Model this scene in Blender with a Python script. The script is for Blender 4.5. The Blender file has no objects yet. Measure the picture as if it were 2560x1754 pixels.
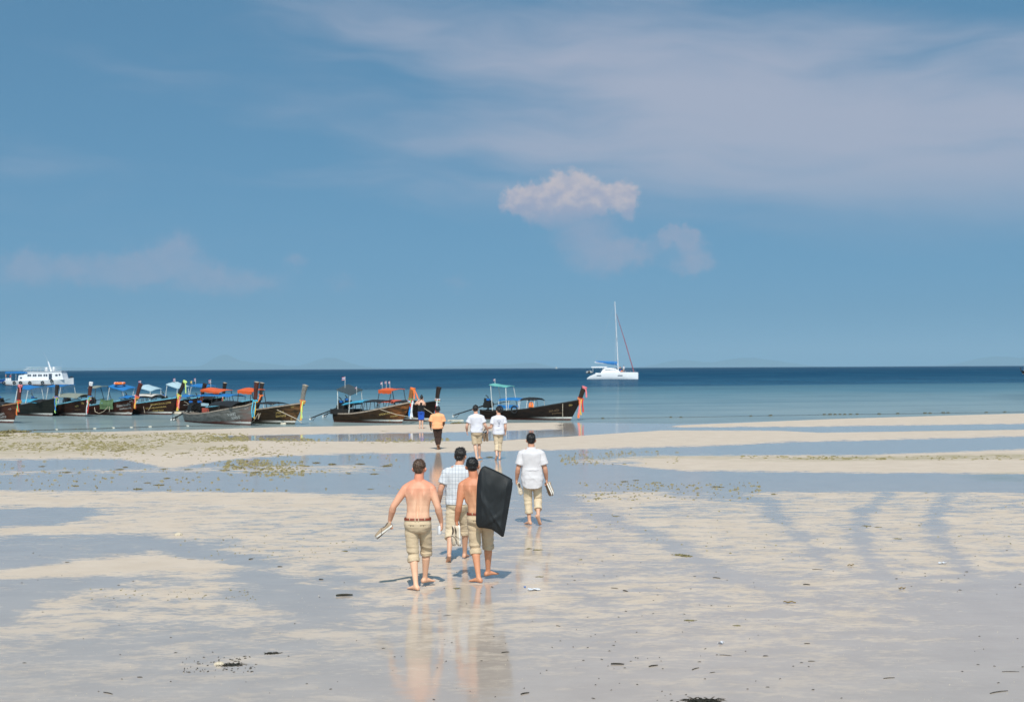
# Low tide on a tropical sand flat: walkers, long-tail boats, a ferry and a catamaran.
import bpy, bmesh, math, random
import numpy as np
from mathutils import Vector, Matrix, Euler, noise as mnoise

SC = bpy.context.scene
C = SC.collection
R = math.radians
rnd = random.Random(7)

# ------------------------------------------------------------------ camera, sky, sun, exposure
CAM_Z = 3.05
LENS = 50.0
PITCH, ROLL = R(0.686), R(-0.29)
cam_d = bpy.data.cameras.new('camera')
cam_d.lens = LENS; cam_d.sensor_width = 36.0
cam_d.clip_start = 0.1; cam_d.clip_end = 400000.0
cam_d.dof.use_dof = True; cam_d.dof.focus_distance = 20.5; cam_d.dof.aperture_fstop = 4.0
cam = bpy.data.objects.new('camera', cam_d); C.objects.link(cam)
CAM_M = Matrix.Translation((0, 0, CAM_Z)) @ (Matrix.Rotation(R(90) + PITCH, 4, 'X') @ Matrix.Rotation(ROLL, 4, 'Z'))
cam.matrix_world = CAM_M
SC.camera = cam

SUN_EL, SUN_AZ = R(50), R(1.0)          # the sun stands behind the camera
SKY_STRENGTH = 0.112
SUN_STRENGTH = 4.3
EXPOSURE = 0.08
HAZE_DENS, HAZE_G, HAZE_COL = 5.6e-5, 0.0, (0.45, 0.62, 0.72, 1)

vs = SC.view_settings
vs.view_transform = 'Standard'; vs.look = 'None'; vs.exposure = EXPOSURE; vs.gamma = 1.0
vs.use_curve_mapping = False
SC.cycles.use_denoising = True
SC.cycles.max_bounces = 8
SC.cycles.volume_bounces = 1

def nd(nt, typ, x=0, y=0, **kw):
    n = nt.nodes.new(typ)
    for k, v in kw.items():
        setattr(n, k, v)
    return n

class G:
    """small helper to write node graphs as expressions"""
    def __init__(s, nt): s.nt = nt
    def inp(s, sock, v):
        if hasattr(v, 'is_output') or isinstance(v, bpy.types.NodeSocket): s.nt.links.new(v, sock)
        elif v is not None: sock.default_value = v
    def math(s, op, a, b=None, c=None, clamp=False):
        n = s.nt.nodes.new('ShaderNodeMath'); n.operation = op; n.use_clamp = clamp
        s.inp(n.inputs[0], a)
        if b is not None: s.inp(n.inputs[1], b)
        if c is not None: s.inp(n.inputs[2], c)
        return n.outputs[0]
    def add(s, a, b): return s.math('ADD', a, b)
    def sub(s, a, b): return s.math('SUBTRACT', a, b)
    def mul(s, a, b): return s.math('MULTIPLY', a, b)
    def div(s, a, b): return s.math('DIVIDE', a, b)
    def mx(s, a, b): return s.math('MAXIMUM', a, b)
    def mn(s, a, b): return s.math('MINIMUM', a, b)
    def rng(s, v, a, b, c=0.0, d=1.0, smooth=True):
        n = s.nt.nodes.new('ShaderNodeMapRange'); n.interpolation_type = 'SMOOTHSTEP' if smooth else 'LINEAR'
        s.inp(n.inputs['Value'], v)
        n.inputs['From Min'].default_value = a; n.inputs['From Max'].default_value = b
        n.inputs['To Min'].default_value = c; n.inputs['To Max'].default_value = d
        return n.outputs[0]
    def mix(s, f, a, b, blend='MIX'):
        n = s.nt.nodes.new('ShaderNodeMix'); n.data_type = 'RGBA'; n.blend_type = blend
        s.inp(n.inputs[0], f); s.inp(n.inputs[6], a); s.inp(n.inputs[7], b)
        return n.outputs[2]
    def noise(s, vec, scale, detail=4, rough=0.55, lac=2.0, dist=0.0, color=False):
        n = s.nt.nodes.new('ShaderNodeTexNoise')
        if vec is not None: s.inp(n.inputs['Vector'], vec)
        n.inputs['Scale'].default_value = scale; n.inputs['Detail'].default_value = detail
        n.inputs['Roughness'].default_value = rough; n.inputs['Lacunarity'].default_value = lac
        n.inputs['Distortion'].default_value = dist
        return n.outputs[1 if color else 0]
    def sep(s, v):
        n = s.nt.nodes.new('ShaderNodeSeparateXYZ'); s.inp(n.inputs[0], v); return n.outputs
    def comb(s, x, y, z):
        n = s.nt.nodes.new('ShaderNodeCombineXYZ'); s.inp(n.inputs[0], x); s.inp(n.inputs[1], y); s.inp(n.inputs[2], z)
        return n.outputs[0]
    def bump(s, h, strength=0.3, dist=0.01, normal=None):
        n = s.nt.nodes.new('ShaderNodeBump'); s.inp(n.inputs['Height'], h)
        n.inputs['Strength'].default_value = strength; n.inputs['Distance'].default_value = dist
        if normal is not None: s.inp(n.inputs['Normal'], normal)
        return n.outputs[0]
    def attr(s, name):
        n = s.nt.nodes.new('ShaderNodeAttribute'); n.attribute_name = name; return n
    def pos(s): return s.nt.nodes.new('ShaderNodeNewGeometry').outputs['Position']
    def obj(s): return s.nt.nodes.new('ShaderNodeTexCoord').outputs['Object']

# --- world: Nishita sky, a thin cirrus veil and a few low cumulus, all by direction
W = bpy.data.worlds.new('World'); SC.world = W; W.use_nodes = True
W.cycles.sampling_method = 'MANUAL'; W.cycles.sample_map_resolution = 256
nt = W.node_tree; nt.nodes.clear(); g = G(nt)
sky = nt.nodes.new('ShaderNodeTexSky'); sky.sky_type = 'NISHITA'; sky.sun_disc = False
sky.sun_elevation = SUN_EL; sky.sun_rotation = R(180) + SUN_AZ
sky.air_density = 1.0; sky.dust_density = 1.6; sky.ozone_density = 1.2; sky.altitude = 0
d = nt.nodes.new('ShaderNodeTexCoord').outputs['Generated']
dx, dy, dz = g.sep(d)
nt.links.new(g.comb(dx, dy, g.add(g.mul(g.mx(dz, 0.0), 0.75), 0.26)), sky.inputs[0])   # humid air evens out the lower sky
az = g.math('ARCTAN2', dx, dy)                     # radians, 0 = straight ahead, + = right
el = g.math('ARCSINE', g.math('MINIMUM', g.mx(dz, -1.0), 1.0))
DEG = 57.29578
azd, eld = g.mul(az, DEG), g.mul(el, DEG)
skycol = g.mix(1.0, sky.outputs[0], (0.61, 1.01, 1.04, 1), 'MULTIPLY')
def vmath(op, a, b=None, c=None):
    n = nt.nodes.new('ShaderNodeVectorMath'); n.operation = op; g.inp(n.inputs[0], a)
    if b is not None: g.inp(n.inputs[1], b)
    if c is not None: g.inp(n.inputs[2], c)
    return n.outputs['Value'] if op in ('DOT_PRODUCT', 'LENGTH') else n.outputs[0]
CLOUD = 6.2
CIRRUS = (0.625 * CLOUD, 0.645 * CLOUD, 0.785 * CLOUD, 1)
ae = g.comb(azd, eld, 0.0)
# cirrus: streaks drawn out sideways; a thick veil to the right, thin wisps to the left, drifting on round the sky
wob = g.noise(vmath('MULTIPLY', ae, (0.12, 0.3, 0)), 1.0, 2, 0.5)
sv2 = g.comb(g.mul(azd, 0.085), g.add(g.add(g.mul(eld, 0.46), g.mul(azd, 0.030)), g.mul(wob, 1.3)), 0.0)
st = g.noise(sv2, 1.0, 5, 0.50)
aw_ = g.math('ABSOLUTE', g.div(g.sub(azd, 14.0), 18.5))
ew_ = g.math('ABSOLUTE', g.div(g.sub(eld, g.add(10.6, g.mul(azd, -0.10))), 4.4))
veil = g.math('POWER', 0.3679, g.add(g.math('POWER', aw_, 3.0), g.math('POWER', ew_, 3.0)))
cirrus = g.mul(g.rng(g.add(g.mul(st, 0.85), g.mul(veil, 0.50)), 0.42, 0.98), 0.78)
cirrus = g.mul(cirrus, g.rng(eld, 3.5, 8.5))
# cumulus: rounded heads, flat faded feet
wx = g.noise(vmath('MULTIPLY', ae, (1.1, 1.1, 0)), 1.0, 1, 0.5, color=True)
wy = g.noise(vmath('MULTIPLY', ae, (2.9, 2.9, 0)), 1.0, 4, 0.62, color=True)
warp = vmath('ADD', vmath('MULTIPLY_ADD', wx, (0.7, 0.7, 0), (-0.35, -0.35, 0)), vmath('MULTIPLY_ADD', wy, (0.8, 0.8, 0), (-0.4, -0.4, 0)))
aew = vmath('ADD', ae, warp)
def puffs(blobs, lo, hi):
    tot = 0.0
    for (a, e, ra, re, amp) in blobs:
        q = vmath('MULTIPLY_ADD', aew, (1 / ra, 1 / re, 0), (-a / ra, -e / re, 0))
        tot = g.math('MULTIPLY_ADD', g.math('POWER', 0.3679, vmath('DOT_PRODUCT', q, q)), amp, tot)
    return g.rng(tot, lo, hi)
c_hi = puffs([(.25, 6.75, .75, .60, 1.1), (1.2, 6.55, .9, .75, .9), (2.0, 7.05, .8, .85, 1.1), (2.9, 7.0, .8, .85, 1), (3.9, 6.7, .7, .65, .95),
              (4.75, 6.55, .55, .80, 1.1), (2.2, 6.0, 1.3, .8, .8)], 0.34, 0.86)
c_mid = puffs([(6.3, 5.2, .6, .40, 1), (7.0, 5.2, .5, .40, .9), (4.9, 4.6, .9, .5, .7), (7.5, 4.4, .7, .8, .6),
               (2.9, 5.6, 1.8, 1.1, .62), (3.6, 4.3, 1.6, 1.0, .60), (7.0, 4.1, 1.1, .6, .5)], 0.22, 0.95)
c_low = puffs([(-13.2, 4.65, .8, .75, 1), (-14.2, 4.0, 1.1, .7, .9), (-15.3, 4.1, 1.1, .6, .6), (-12.0, 3.7, .9, .6, .7), (-18.9, 4.1, .8, .6, .8),
               (-17.2, 4.0, .8, .55, .65), (-8.7, 4.3, .5, .4, .7), (-10.1, 3.4, 1.2, .5, .6), (-6.8, 3.4, .7, .5, .55), (-2.2, 3.4, .7, .4, .55), (-16.2, 3.6, 2.6, .7, .45), (-11.5, 3.3, 2.4, .6, .45), (-19.5, 3.5, 1.5, .7, .45)], 0.14, 1.05)
lump = g.noise(vmath('MULTIPLY', ae, (1.5, 1.9, 0)), 1.0, 4, 0.55)
hi_a = g.mul(c_hi, g.mul(g.rng(eld, 4.9, 6.9), g.add(0.45, g.mul(lump, 0.5))))
lo_a = g.mul(g.mx(g.mul(c_mid, 0.42), g.mul(c_low, 0.34)), g.add(0.6, g.mul(lump, 0.8)))
cum = g.mx(hi_a, g.mul(lo_a, g.rng(eld, 2.0, 3.6)))
cumc = g.mix(g.rng(g.add(lump, g.mul(g.sub(eld, 6.7), 0.22)), 0.35, 0.75), (0.64 * CLOUD, 0.58 * CLOUD, 0.72 * CLOUD, 1), (0.90 * CLOUD, 0.76 * CLOUD, 0.76 * CLOUD, 1))
col2 = g.mix(cum, g.mix(cirrus, skycol, CIRRUS), cumc)
bg = nt.nodes.new('ShaderNodeBackground'); nt.links.new(col2, bg.inputs[0]); bg.inputs[1].default_value = SKY_STRENGTH
# the rest of the sky: the same thin cloud, less of it
st2 = g.noise(vmath('MULTIPLY', ae, (0.09, 0.55, 0)), 1.0, 4, 0.6)
col3 = g.mix(g.mul(g.rng(st2, 0.45, 0.75), 0.45), skycol, CIRRUS)
bg2 = nt.nodes.new('ShaderNodeBackground'); nt.links.new(col3, bg2.inputs[0]); bg2.inputs[1].default_value = SKY_STRENGTH
inwin = g.mul(g.rng(g.math('ABSOLUTE', azd), 34.0, 23.0), g.rng(eld, 24.0, 15.5))
wm = nt.nodes.new('ShaderNodeMixShader'); nt.links.new(inwin, wm.inputs[0]); nt.links.new(bg2.outputs[0], wm.inputs[1]); nt.links.new(bg.outputs[0], wm.inputs[2])
wo = nt.nodes.new('ShaderNodeOutputWorld'); nt.links.new(wm.outputs[0], wo.inputs[0])

sun_d = bpy.data.lights.new('sun', 'SUN'); sun_d.energy = SUN_STRENGTH; sun_d.angle = R(0.53); sun_d.color = (1.0, 0.95, 0.87)
sun = bpy.data.objects.new('sun', sun_d); C.objects.link(sun)
sun.rotation_euler = (R(90) - SUN_EL, 0, SUN_AZ); sun.location = (0, -30, 60)

# ------------------------------------------------------------------ survey helper: a sighting (u, v) -> metres on a level plane
F = LENS / 36.0 * 2560.0
CR = CAM_M.to_3x3()
def sight(u, v): return CR @ Vector(((u - 1280.0) / F, -(v - 877.0) / F, -1.0))
def gp(u, v, z=0.0):
    r_ = sight(u, v); t = (z - CAM_Z) / r_.z
    return Vector((r_.x * t, r_.y * t, z))
def uv_of(X, Y, Z=0.0):
    P = np.stack([X, Y, np.full_like(X, Z - CAM_Z)], -1)
    q = P @ np.array(CR)            # rows: camera coords
    return 1280.0 + F * q[..., 0] / -q[..., 2], 877.0 - F * q[..., 1] / -q[..., 2]

# ------------------------------------------------------------------ object helpers
def tag(o, label=None, cat=None, group=None, kind=None):
    if label: o['label'] = label
    if cat: o['category'] = cat
    if group: o['group'] = group
    if kind: o['kind'] = kind
    return o
def empty(name, loc=(0, 0, 0), rz=0.0, parent=None):
    o = bpy.data.objects.new(name, None); C.objects.link(o)
    o.location = loc; o.rotation_euler = (0, 0, rz); o.empty_display_size = 0.2
    if parent: o.parent = parent
    return o
def link(name, me, mat=None, parent=None, smooth=True):
    o = bpy.data.objects.new(name, me); C.objects.link(o)
    if mat is not None and not me.materials: me.materials.append(mat)
    if parent is not None: o.parent = parent
    if smooth: me.polygons.foreach_set('use_smooth', [True] * len(me.polygons))
    return o
def mesh(name, verts, faces):
    me = bpy.data.meshes.new(name); me.from_pydata([tuple(v) for v in verts], [], faces); me.update(); return me

class MB:
    """collects simple solids into one mesh"""
    def __init__(s): s.v = []; s.f = []
    def raw(s, v, f):
        o = len(s.v); s.v += [tuple(p) for p in v]; s.f += [tuple(i + o for i in q) for q in f]; return s
    def box(s, c, d, m=None):
        x, y, z = d[0] / 2, d[1] / 2, d[2] / 2
        v = [Vector(p) for p in ((-x, -y, -z), (x, -y, -z), (x, y, -z), (-x, y, -z), (-x, -y, z), (x, -y, z), (x, y, z), (-x, y, z))]
        if m is not None: v = [m @ p for p in v]
        c = Vector(c)
        return s.raw([p + c for p in v], [(0, 3, 2, 1), (4, 5, 6, 7), (0, 1, 5, 4), (1, 2, 6, 5), (2, 3, 7, 6), (3, 0, 4, 7)])
    def loft(s, rings, cap=True, closed=True):
        n = len(rings[0]); v = [p for r_ in rings for p in r_]; f = []
        for i in range(len(rings) - 1):
            for j in range(n if closed else n - 1):
                k = (j + 1) % n
                f.append((i * n + j, i * n + k, (i + 1) * n + k, (i + 1) * n + j))
        if cap and closed:
            f.append(tuple(range(n - 1, -1, -1))); b = (len(rings) - 1) * n; f.append(tuple(range(b, b + n)))
        return s.raw(v, f)
    def tube(s, pts, rad, n=10, flat=1.0, up=None):
        pts = [Vector(p) for p in pts]; k = len(pts)
        if not hasattr(rad, '__len__'): rad = [rad] * k
        rings = []; prev = None
        for i in range(k):
            t = (pts[min(i + 1, k - 1)] - pts[max(i - 1, 0)])
            t = t.normalized() if t.length > 1e-9 else Vector((0, 0, 1))
            if prev is None:
                a = Vector(up) if up is not None else (Vector((1, 0, 0)) if abs(t.x) < 0.8 else Vector((0, 1, 0)))
                e1 = (a - t * a.dot(t)).normalized()
            else:
                e1 = (prev - t * prev.dot(t)).normalized()
            prev = e1; e2 = t.cross(e1)
            rings.append([pts[i] + (e1 * math.cos(q) + e2 * math.sin(q) * flat) * rad[i] for q in [2 * math.pi * j / n for j in range(n)]])
        return s.loft(rings)
    def capsule(s, pts, rad, n=12, flat=1.0, up=None):
        """tube with rounded ends"""
        pts = [Vector(p) for p in pts]; rad = list(rad) if hasattr(rad, '__len__') else [rad] * len(pts)
        a = (pts[0] - pts[1]).normalized(); b = (pts[-1] - pts[-2]).normalized()
        pre = [(pts[0] + a * rad[0] * math.sin(t), rad[0] * math.cos(t)) for t in (1.5, 1.1, 0.6)]
        post = [(pts[-1] + b * rad[-1] * math.sin(t), rad[-1] * math.cos(t)) for t in (0.6, 1.1, 1.5)]
        P = [p for p, _ in pre] + pts + [p for p, _ in post]; Q = [q for _, q in pre] + rad + [q for _, q in post]
        return s.tube(P, Q, n, flat, up)
    def ball(s, c, r_, n=14, m=8):
        c = Vector(c); r_ = r_ if hasattr(r_, '__len__') else (r_, r_, r_)
        rings = []
        for i in range(1, m):
            t = math.pi * i / m
            rings.append([c + Vector((r_[0] * math.sin(t) * math.cos(q), r_[1] * math.sin(t) * math.sin(q), -r_[2] * math.cos(t))) for q in [2 * math.pi * j / n for j in range(n)]])
        o = len(s.v); s.loft(rings, cap=True); return s
    def torus(s, c, R_, r_, n=28, k=10, m=None, arc=None):
        c = Vector(c); rings = []
        for i in range(n):
            t = 2 * math.pi * i / n
            rings.append([Vector(((R_ + r_ * math.cos(q)) * math.cos(t), (R_ + r_ * math.cos(q)) * math.sin(t), r_ * math.sin(q))) for q in [2 * math.pi * j / k for j in range(k)]])
        v = [(m @ p if m is not None else p) + c for r2 in rings for p in r2]
        f = [(i * k + j, ((i + 1) % n) * k + j, ((i + 1) % n) * k + (j + 1) % k, i * k + (j + 1) % k) for i in range(n) for j in range(k)]
        return s.raw(v, f)
    def sheet(s, grid, th, up=Vector((0, 0, 1))):
        """grid of points -> closed slab of thickness th"""
        a, b = len(grid), len(grid[0]); top = [Vector(p) for r_ in grid for p in r_]; bot = [p - up * th for p in top]
        N = a * b; f = []
        for i in range(a - 1):
            for j in range(b - 1):
                q = (i * b + j, i * b + j + 1, (i + 1) * b + j + 1, (i + 1) * b + j)
                f.append(q); f.append(tuple(x + N for x in reversed(q)))
        edge = [i for i in range(b)] + [i * b + b - 1 for i in range(1, a)] + [(a - 1) * b + j for j in range(b - 2, -1, -1)] + [i * b for i in range(a - 2, 0, -1)]
        for i in range(len(edge)):
            p, q = edge[i], edge[(i + 1) % len(edge)]; f.append((q, p, p + N, q + N))
        return s.raw(top + bot, f)
    def me(s, name='m'):
        m = mesh(name, s.v, s.f)
        bm = bmesh.new(); bm.from_mesh(m); bmesh.ops.recalc_face_normals(bm, faces=bm.faces); bm.to_mesh(m); bm.free(); return m
    def build(s, name, mat, parent=None, smooth=True, angle=40):
        me = s.me(name); o = link(name, me, mat, parent, smooth)
        if smooth: me.set_sharp_from_angle(angle=R(angle))
        return o

# ------------------------------------------------------------------ materials
MATS = {}
def mat_new(name):
    m = bpy.data.materials.new(name); m.use_nodes = True; MATS[name] = m
    nt = m.node_tree; b = nt.nodes['Principled BSDF']; return m, nt, b, G(nt)
def simple(name, col, rough=0.6, spec=0.3, metal=0.0, var=0.15, scale=6.0, bump=0.0, bscale=60.0, coat=0.0):
    if name in MATS: return MATS[name]
    m, nt, b, g = mat_new(name)
    p = g.obj(); n1 = g.noise(p, scale, 5, 0.6)
    c = g.mix(g.rng(n1, 0.3, 0.7), tuple(x * (1 - var) for x in col) + (1,), tuple(min(1, x * (1 + var)) for x in col) + (1,))
    nt.links.new(c, b.inputs['Base Color'])
    b.inputs['Roughness'].default_value = rough; b.inputs['Specular IOR Level'].default_value = spec; b.inputs['Metallic'].default_value = metal
    b.inputs['Coat Weight'].default_value = coat
    if bump: nt.links.new(g.bump(g.noise(p, bscale, 4, 0.6), bump, 0.01), b.inputs['Normal'])
    return m
# ------------------------------------------------------------------ the setting: sand flat, sea, far hills, haze
SEA_Z = -0.06
def axis(segs):
    out = []
    for a, b, n in segs: out += list(np.linspace(a, b, n, endpoint=False))
    out.append(segs[-1][1]); return np.array(out)
ys = [-60, -40, -20, -8, 0, 4, 7]
y = 8.5
while y < 98: ys.append(y); y += max(0.05, 0.0048 * y)
ys += [100, 105, 112, 120]
ys = np.array(ys, float)
xs = axis([(-160, -60, 6), (-60, -42, 12), (-42, 42, 430), (42, 60, 12), (60, 160, 7)])
X, Y = np.meshgrid(xs, ys)
Us, Vs = uv_of(X, np.maximum(Y, 6.0))
behind = Y < 8.5

def sst(a, b, x):
    t = np.clip((x - a) / (b - a), 0, 1); return t * t * (3 - 2 * t)
def lay(D, val, top, bot, soft_t=4.0, soft_b=4.0, x0=None, x1=None, soft_x=60.0, amp=1.0):
    tu = [p[0] for p in top]; tv = [p[1] for p in top]; bu = [p[0] for p in bot]; bv = [p[1] for p in bot]
    a = np.interp(Us, tu, tv); b = np.interp(Us, bu, bv)
    m = sst(-soft_t, soft_t, Vs - a) * sst(-soft_b, soft_b, b - Vs) * amp
    if x0 is not None: m *= sst(x0 - soft_x, x0 + soft_x, Us)
    if x1 is not None: m *= sst(x1 + soft_x, x1 - soft_x, Us)
    return D * (1 - m) + val * m

# dryness: 0 standing film of water, 1 drained sand, in between broken by the material's noise
D = np.zeros_like(X)
D = lay(D, 0.50, [(0, 1222), (600, 1228), (1150, 1236), (1500, 1225), (2560, 1228)], [(0, 1500), (2560, 1470)], 8, 60)
D = lay(D, 0.44, [(0, 1470), (2560, 1440)], [(0, 2600), (2560, 2600)], 55, 10)
D = lay(D, 0.36, [(0, 1600), (2560, 1600)], [(0, 2600), (2560, 2600)], 90, 10)
# left half
D = lay(D, 0.80, [(0, 1228), (700, 1230), (1000, 1240)], [(0, 1262), (300, 1268), (700, 1262), (1000, 1265)], 6, 14, x1=880, soft_x=160)
D = lay(D, 0.62, [(150, 1262), (900, 1262)], [(150, 1335), (900, 1395)], 20, 20, x0=250, x1=900, soft_x=140)
D = lay(D, 0.16, [(0, 1272), (190, 1268), (260, 1276)], [(0, 1318), (130, 1316), (260, 1284)], 5, 6, x1=240, soft_x=40)
D = lay(D, 0.72, [(0, 1318), (450, 1300)], [(0, 1338), (450, 1335)], 6, 6, x1=480, soft_x=80)
D = lay(D, 0.20, [(0, 1343), (300, 1334), (560, 1352)], [(0, 1424), (200, 1396), (430, 1376), (620, 1375)], 12, 12, x1=540, soft_x=140)
D = lay(D, 0.85, [(0, 1430), (200, 1402), (430, 1388), (520, 1400)], [(0, 1446), (210, 1438), (430, 1426), (560, 1450)], 6, 8, x1=520, soft_x=90)
D = lay(D, 0.20, [(0, 1446), (150, 1446), (310, 1440), (340, 1452)], [(0, 1560), (60, 1520), (120, 1488), (310, 1462), (340, 1455)], 4, 8, x1=315, soft_x=30)
D = lay(D, 0.62, [(0, 1560), (90, 1520), (180, 1490), (330, 1470), (620, 1450)], [(0, 1610), (330, 1560), (620, 1540)], 12, 30, x1=640, soft_x=120)
D = lay(D, 0.18, [(560, 1440), (640, 1420), (900, 1500)], [(560, 1490), (700, 1520), (900, 1570)], 14, 20, x0=560, x1=880, soft_x=60)
D = lay(D, 0.12, [(380, 1360), (700, 1395)], [(380, 1385), (700, 1420)], 12, 12, x0=420, x1=690, soft_x=60)
# streaks in the left pool
D = lay(D, 0.50, [(0, 1150), (100, 1150)], [(0, 1162), (100, 1160)], 4, 4, x1=90, soft_x=30)
D = lay(D, 0.42, [(0, 1178), (350, 1170), (900, 1160)], [(0, 1186), (350, 1180), (900, 1190)], 8, 8, x1=950, soft_x=80)
D = lay(D, 0.45, [(880, 1154), (1010, 1160)], [(880, 1172), (1010, 1172)], 6, 6, x0=880, x1=1000, soft_x=40)
# centre: sheen round the walkers
D = lay(D, 0.66, [(850, 1265), (1250, 1275)], [(850, 1500), (1250, 1500)], 25, 40, x0=880, x1=1130, soft_x=80)
D = lay(D, 0.30, [(1090, 1380), (1350, 1320)], [(1090, 1520), (1350, 1500)], 25, 30, x0=1130, x1=1330, soft_x=60)
D = lay(D, 0.22, [(1180, 1230), (1500, 1230)], [(1180, 1330), (1500, 1310)], 20, 40, x0=1180, x1=1420, soft_x=80)
# right half
D = lay(D, 0.60, [(1430, 1240), (1700, 1226), (2560, 1234)], [(1430, 1300), (1600, 1370), (1900, 1420), (2560, 1410)], 8, 60, x0=1440, soft_x=60)
for pts, w in [([(1400, 1245), (1500, 1285), (1640, 1340), (1800, 1430), (1950, 1480)], 16),
               ([(1700, 1226), (1780, 1236), (1920, 1250), (1930, 1285), (1990, 1330), (2060, 1400)], 13),
               ([(2215, 1238), (2160, 1278), (2145, 1320), (2165, 1380), (2210, 1440)], 14),
               ([(2362, 1240), (2335, 1290), (2345, 1340), (2395, 1400), (2450, 1460)], 14)]:
    m = np.zeros_like(X)
    for (a, b), (c, e) in zip(pts[:-1], pts[1:]):
        l2 = (c - a) ** 2 + (e - b) ** 2
        t = np.clip(((Us - a) * (c - a) + (Vs - b) * (e - b)) / l2, 0, 1)
        dd = np.hypot((Us - a - t * (c - a)) / 2.2, Vs - b - t * (e - b))
        m = np.maximum(m, sst(w * 1.45, w * 0.25, dd))
    D = D * (1 - 0.68 * m) + 0.12 * 0.68 * m
D = lay(D, 0.16, [(2250, 1470), (2560, 1440)], [(2250, 2000), (2560, 2000)], 40, 10, x0=2350, soft_x=250)
# the sand bars
D = lay(D, 0.05, [(0, 1146), (300, 1150), (560, 1154), (700, 1142), (1400, 1124), (1750, 1116), (2000, 1104), (2560, 1091)],
        [(0, 1222), (600, 1226), (1150, 1232), (1500, 1225), (2560, 1226)], 4, 6)
D = lay(D, 0.50, [(0, 1176), (350, 1168), (900, 1160)], [(0, 1186), (350, 1180), (900, 1184)], 8, 8, x1=950, soft_x=80)
D = lay(D, 1.0, [(1450, 1142), (1680, 1138), (2150, 1138), (2560, 1123)], [(1450, 1152), (1700, 1176), (2250, 1181), (2560, 1183)], 8, 6, x0=1560, soft_x=110)
D = lay(D, 0.55, [(1400, 1148), (1700, 1142)], [(1400, 1160), (1700, 1160)], 5, 5, x0=1420, x1=1600, soft_x=40)
D = lay(D, 1.0, [(0, 1066), (500, 1060), (700, 1060), (850, 1059), (1000, 1057), (1200, 1053), (1430, 1051)],
        [(0, 1148), (300, 1146), (420, 1170), (560, 1150), (700, 1138), (900, 1133), (1120, 1130), (1400, 1122)], 2, 5, x1=1400, soft_x=30)
D = lay(D, 1.0, [(1380, 1092), (1650, 1075), (1950, 1076), (2050, 1081), (2560, 1073)], [(1380, 1123), (1750, 1114), (2000, 1103), (2560, 1090)], 4, 5, x0=1370, soft_x=30)
D = lay(D, 0.0, [(500, 1090), (700, 1086), (1100, 1080), (1250, 1076), (1420, 1072), (1500, 1062), (1650, 1055)],
        [(500, 1098), (700, 1102), (1000, 1103), (1250, 1101), (1400, 1091), (1650, 1074)], 2, 3, x0=530, x1=1640, soft_x=40)
D = lay(D, 0.95, [(1620, 1066), (1750, 1060), (2100, 1046), (2560, 1032)], [(1620, 1068), (1700, 1067), (2000, 1066), (2560, 1058)], 1.5, 2.5, x0=1680, soft_x=40)
D = lay(D, 0.0, [(1950, 1068), (2050, 1068), (2560, 1060)], [(1950, 1071), (2050, 1079), (2560, 1071)], 2, 2, x0=2000, soft_x=40)
D[behind] = 0.3
algae = np.zeros_like(X)
algae = lay(algae, 0.8, [(1950, 1142), (2250, 1140), (2560, 1134)], [(1950, 1152), (2250, 1150), (2560, 1146)], 4, 5, x0=1900, soft_x=200)
algae = lay(algae, 0.9, [(2350, 1186), (2560, 1182)], [(2350, 1197), (2560, 1204)], 5, 5, x0=2420, soft_x=50)
algae = lay(algae, 0.5, [(2200, 1078), (2560, 1069)], [(2200, 1081), (2560, 1074)], 2, 2, x0=2250, soft_x=100)
algae = lay(algae, 0.5, [(0, 1085), (600, 1082)], [(0, 1140), (600, 1125)], 10, 12, x1=560, soft_x=120)
algae = lay(algae, 0.4, [(1450, 1140), (1900, 1138)], [(1450, 1146), (2000, 1148)], 4, 4, x0=1480, x1=1900, soft_x=60)
algae[behind] = 0
# shoreline and relief
su = np.array([-6000, 0, 140, 300, 520, 700, 850, 1000, 1200, 1430, 1700, 2100, 2560, 8000], float)
sv_ = np.array([1082, 1079, 1079, 1076, 1071, 1065, 1063, 1060, 1056, 1053, 1056, 1044, 1031, 1010], float)
spts = [gp(u, v) for u, v in zip(su[1:-1], sv_[1:-1])]
sx = np.array([-160] + [p.x for p in spts] + [160]); sy = np.array([spts[0].y] + [p.y for p in spts] + [spts[-1].y + 15])
shore = np.interp(X, sx, sy)
off = Y - shore
Z = 0.025 * (sst(0.3, 0.8, D) - 0.5) * sst(30, 60, Y)
Z = Z + np.where(off > -1.5, -0.075 * sst(-1.5, 0.4, off) - 0.035 * np.clip(off, 0, 40), 0)
verts = np.stack([X, Y, Z], -1).reshape(-1, 3)
ny, nx = X.shape
idx = np.arange(ny * nx).reshape(ny, nx)
quads = np.stack([idx[:-1, :-1], idx[:-1, 1:], idx[1:, 1:], idx[1:, :-1]], -1).reshape(-1, 4)
me = bpy.data.meshes.new('sand_flat')
me.vertices.add(len(verts)); me.vertices.foreach_set('co', verts.ravel())
me.loops.add(quads.size); me.loops.foreach_set('vertex_index', quads.ravel().astype(np.int32))
me.polygons.add(len(quads)); me.polygons.foreach_set('loop_start', np.arange(0, quads.size, 4, dtype=np.int32))
me.update(calc_edges=True); me.validate()
for nm, arr in (('dry', D), ('algae', algae)):
    at = me.attributes.new(nm, 'FLOAT', 'POINT'); at.data.foreach_set('value', arr.ravel().astype(np.float32))

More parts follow.
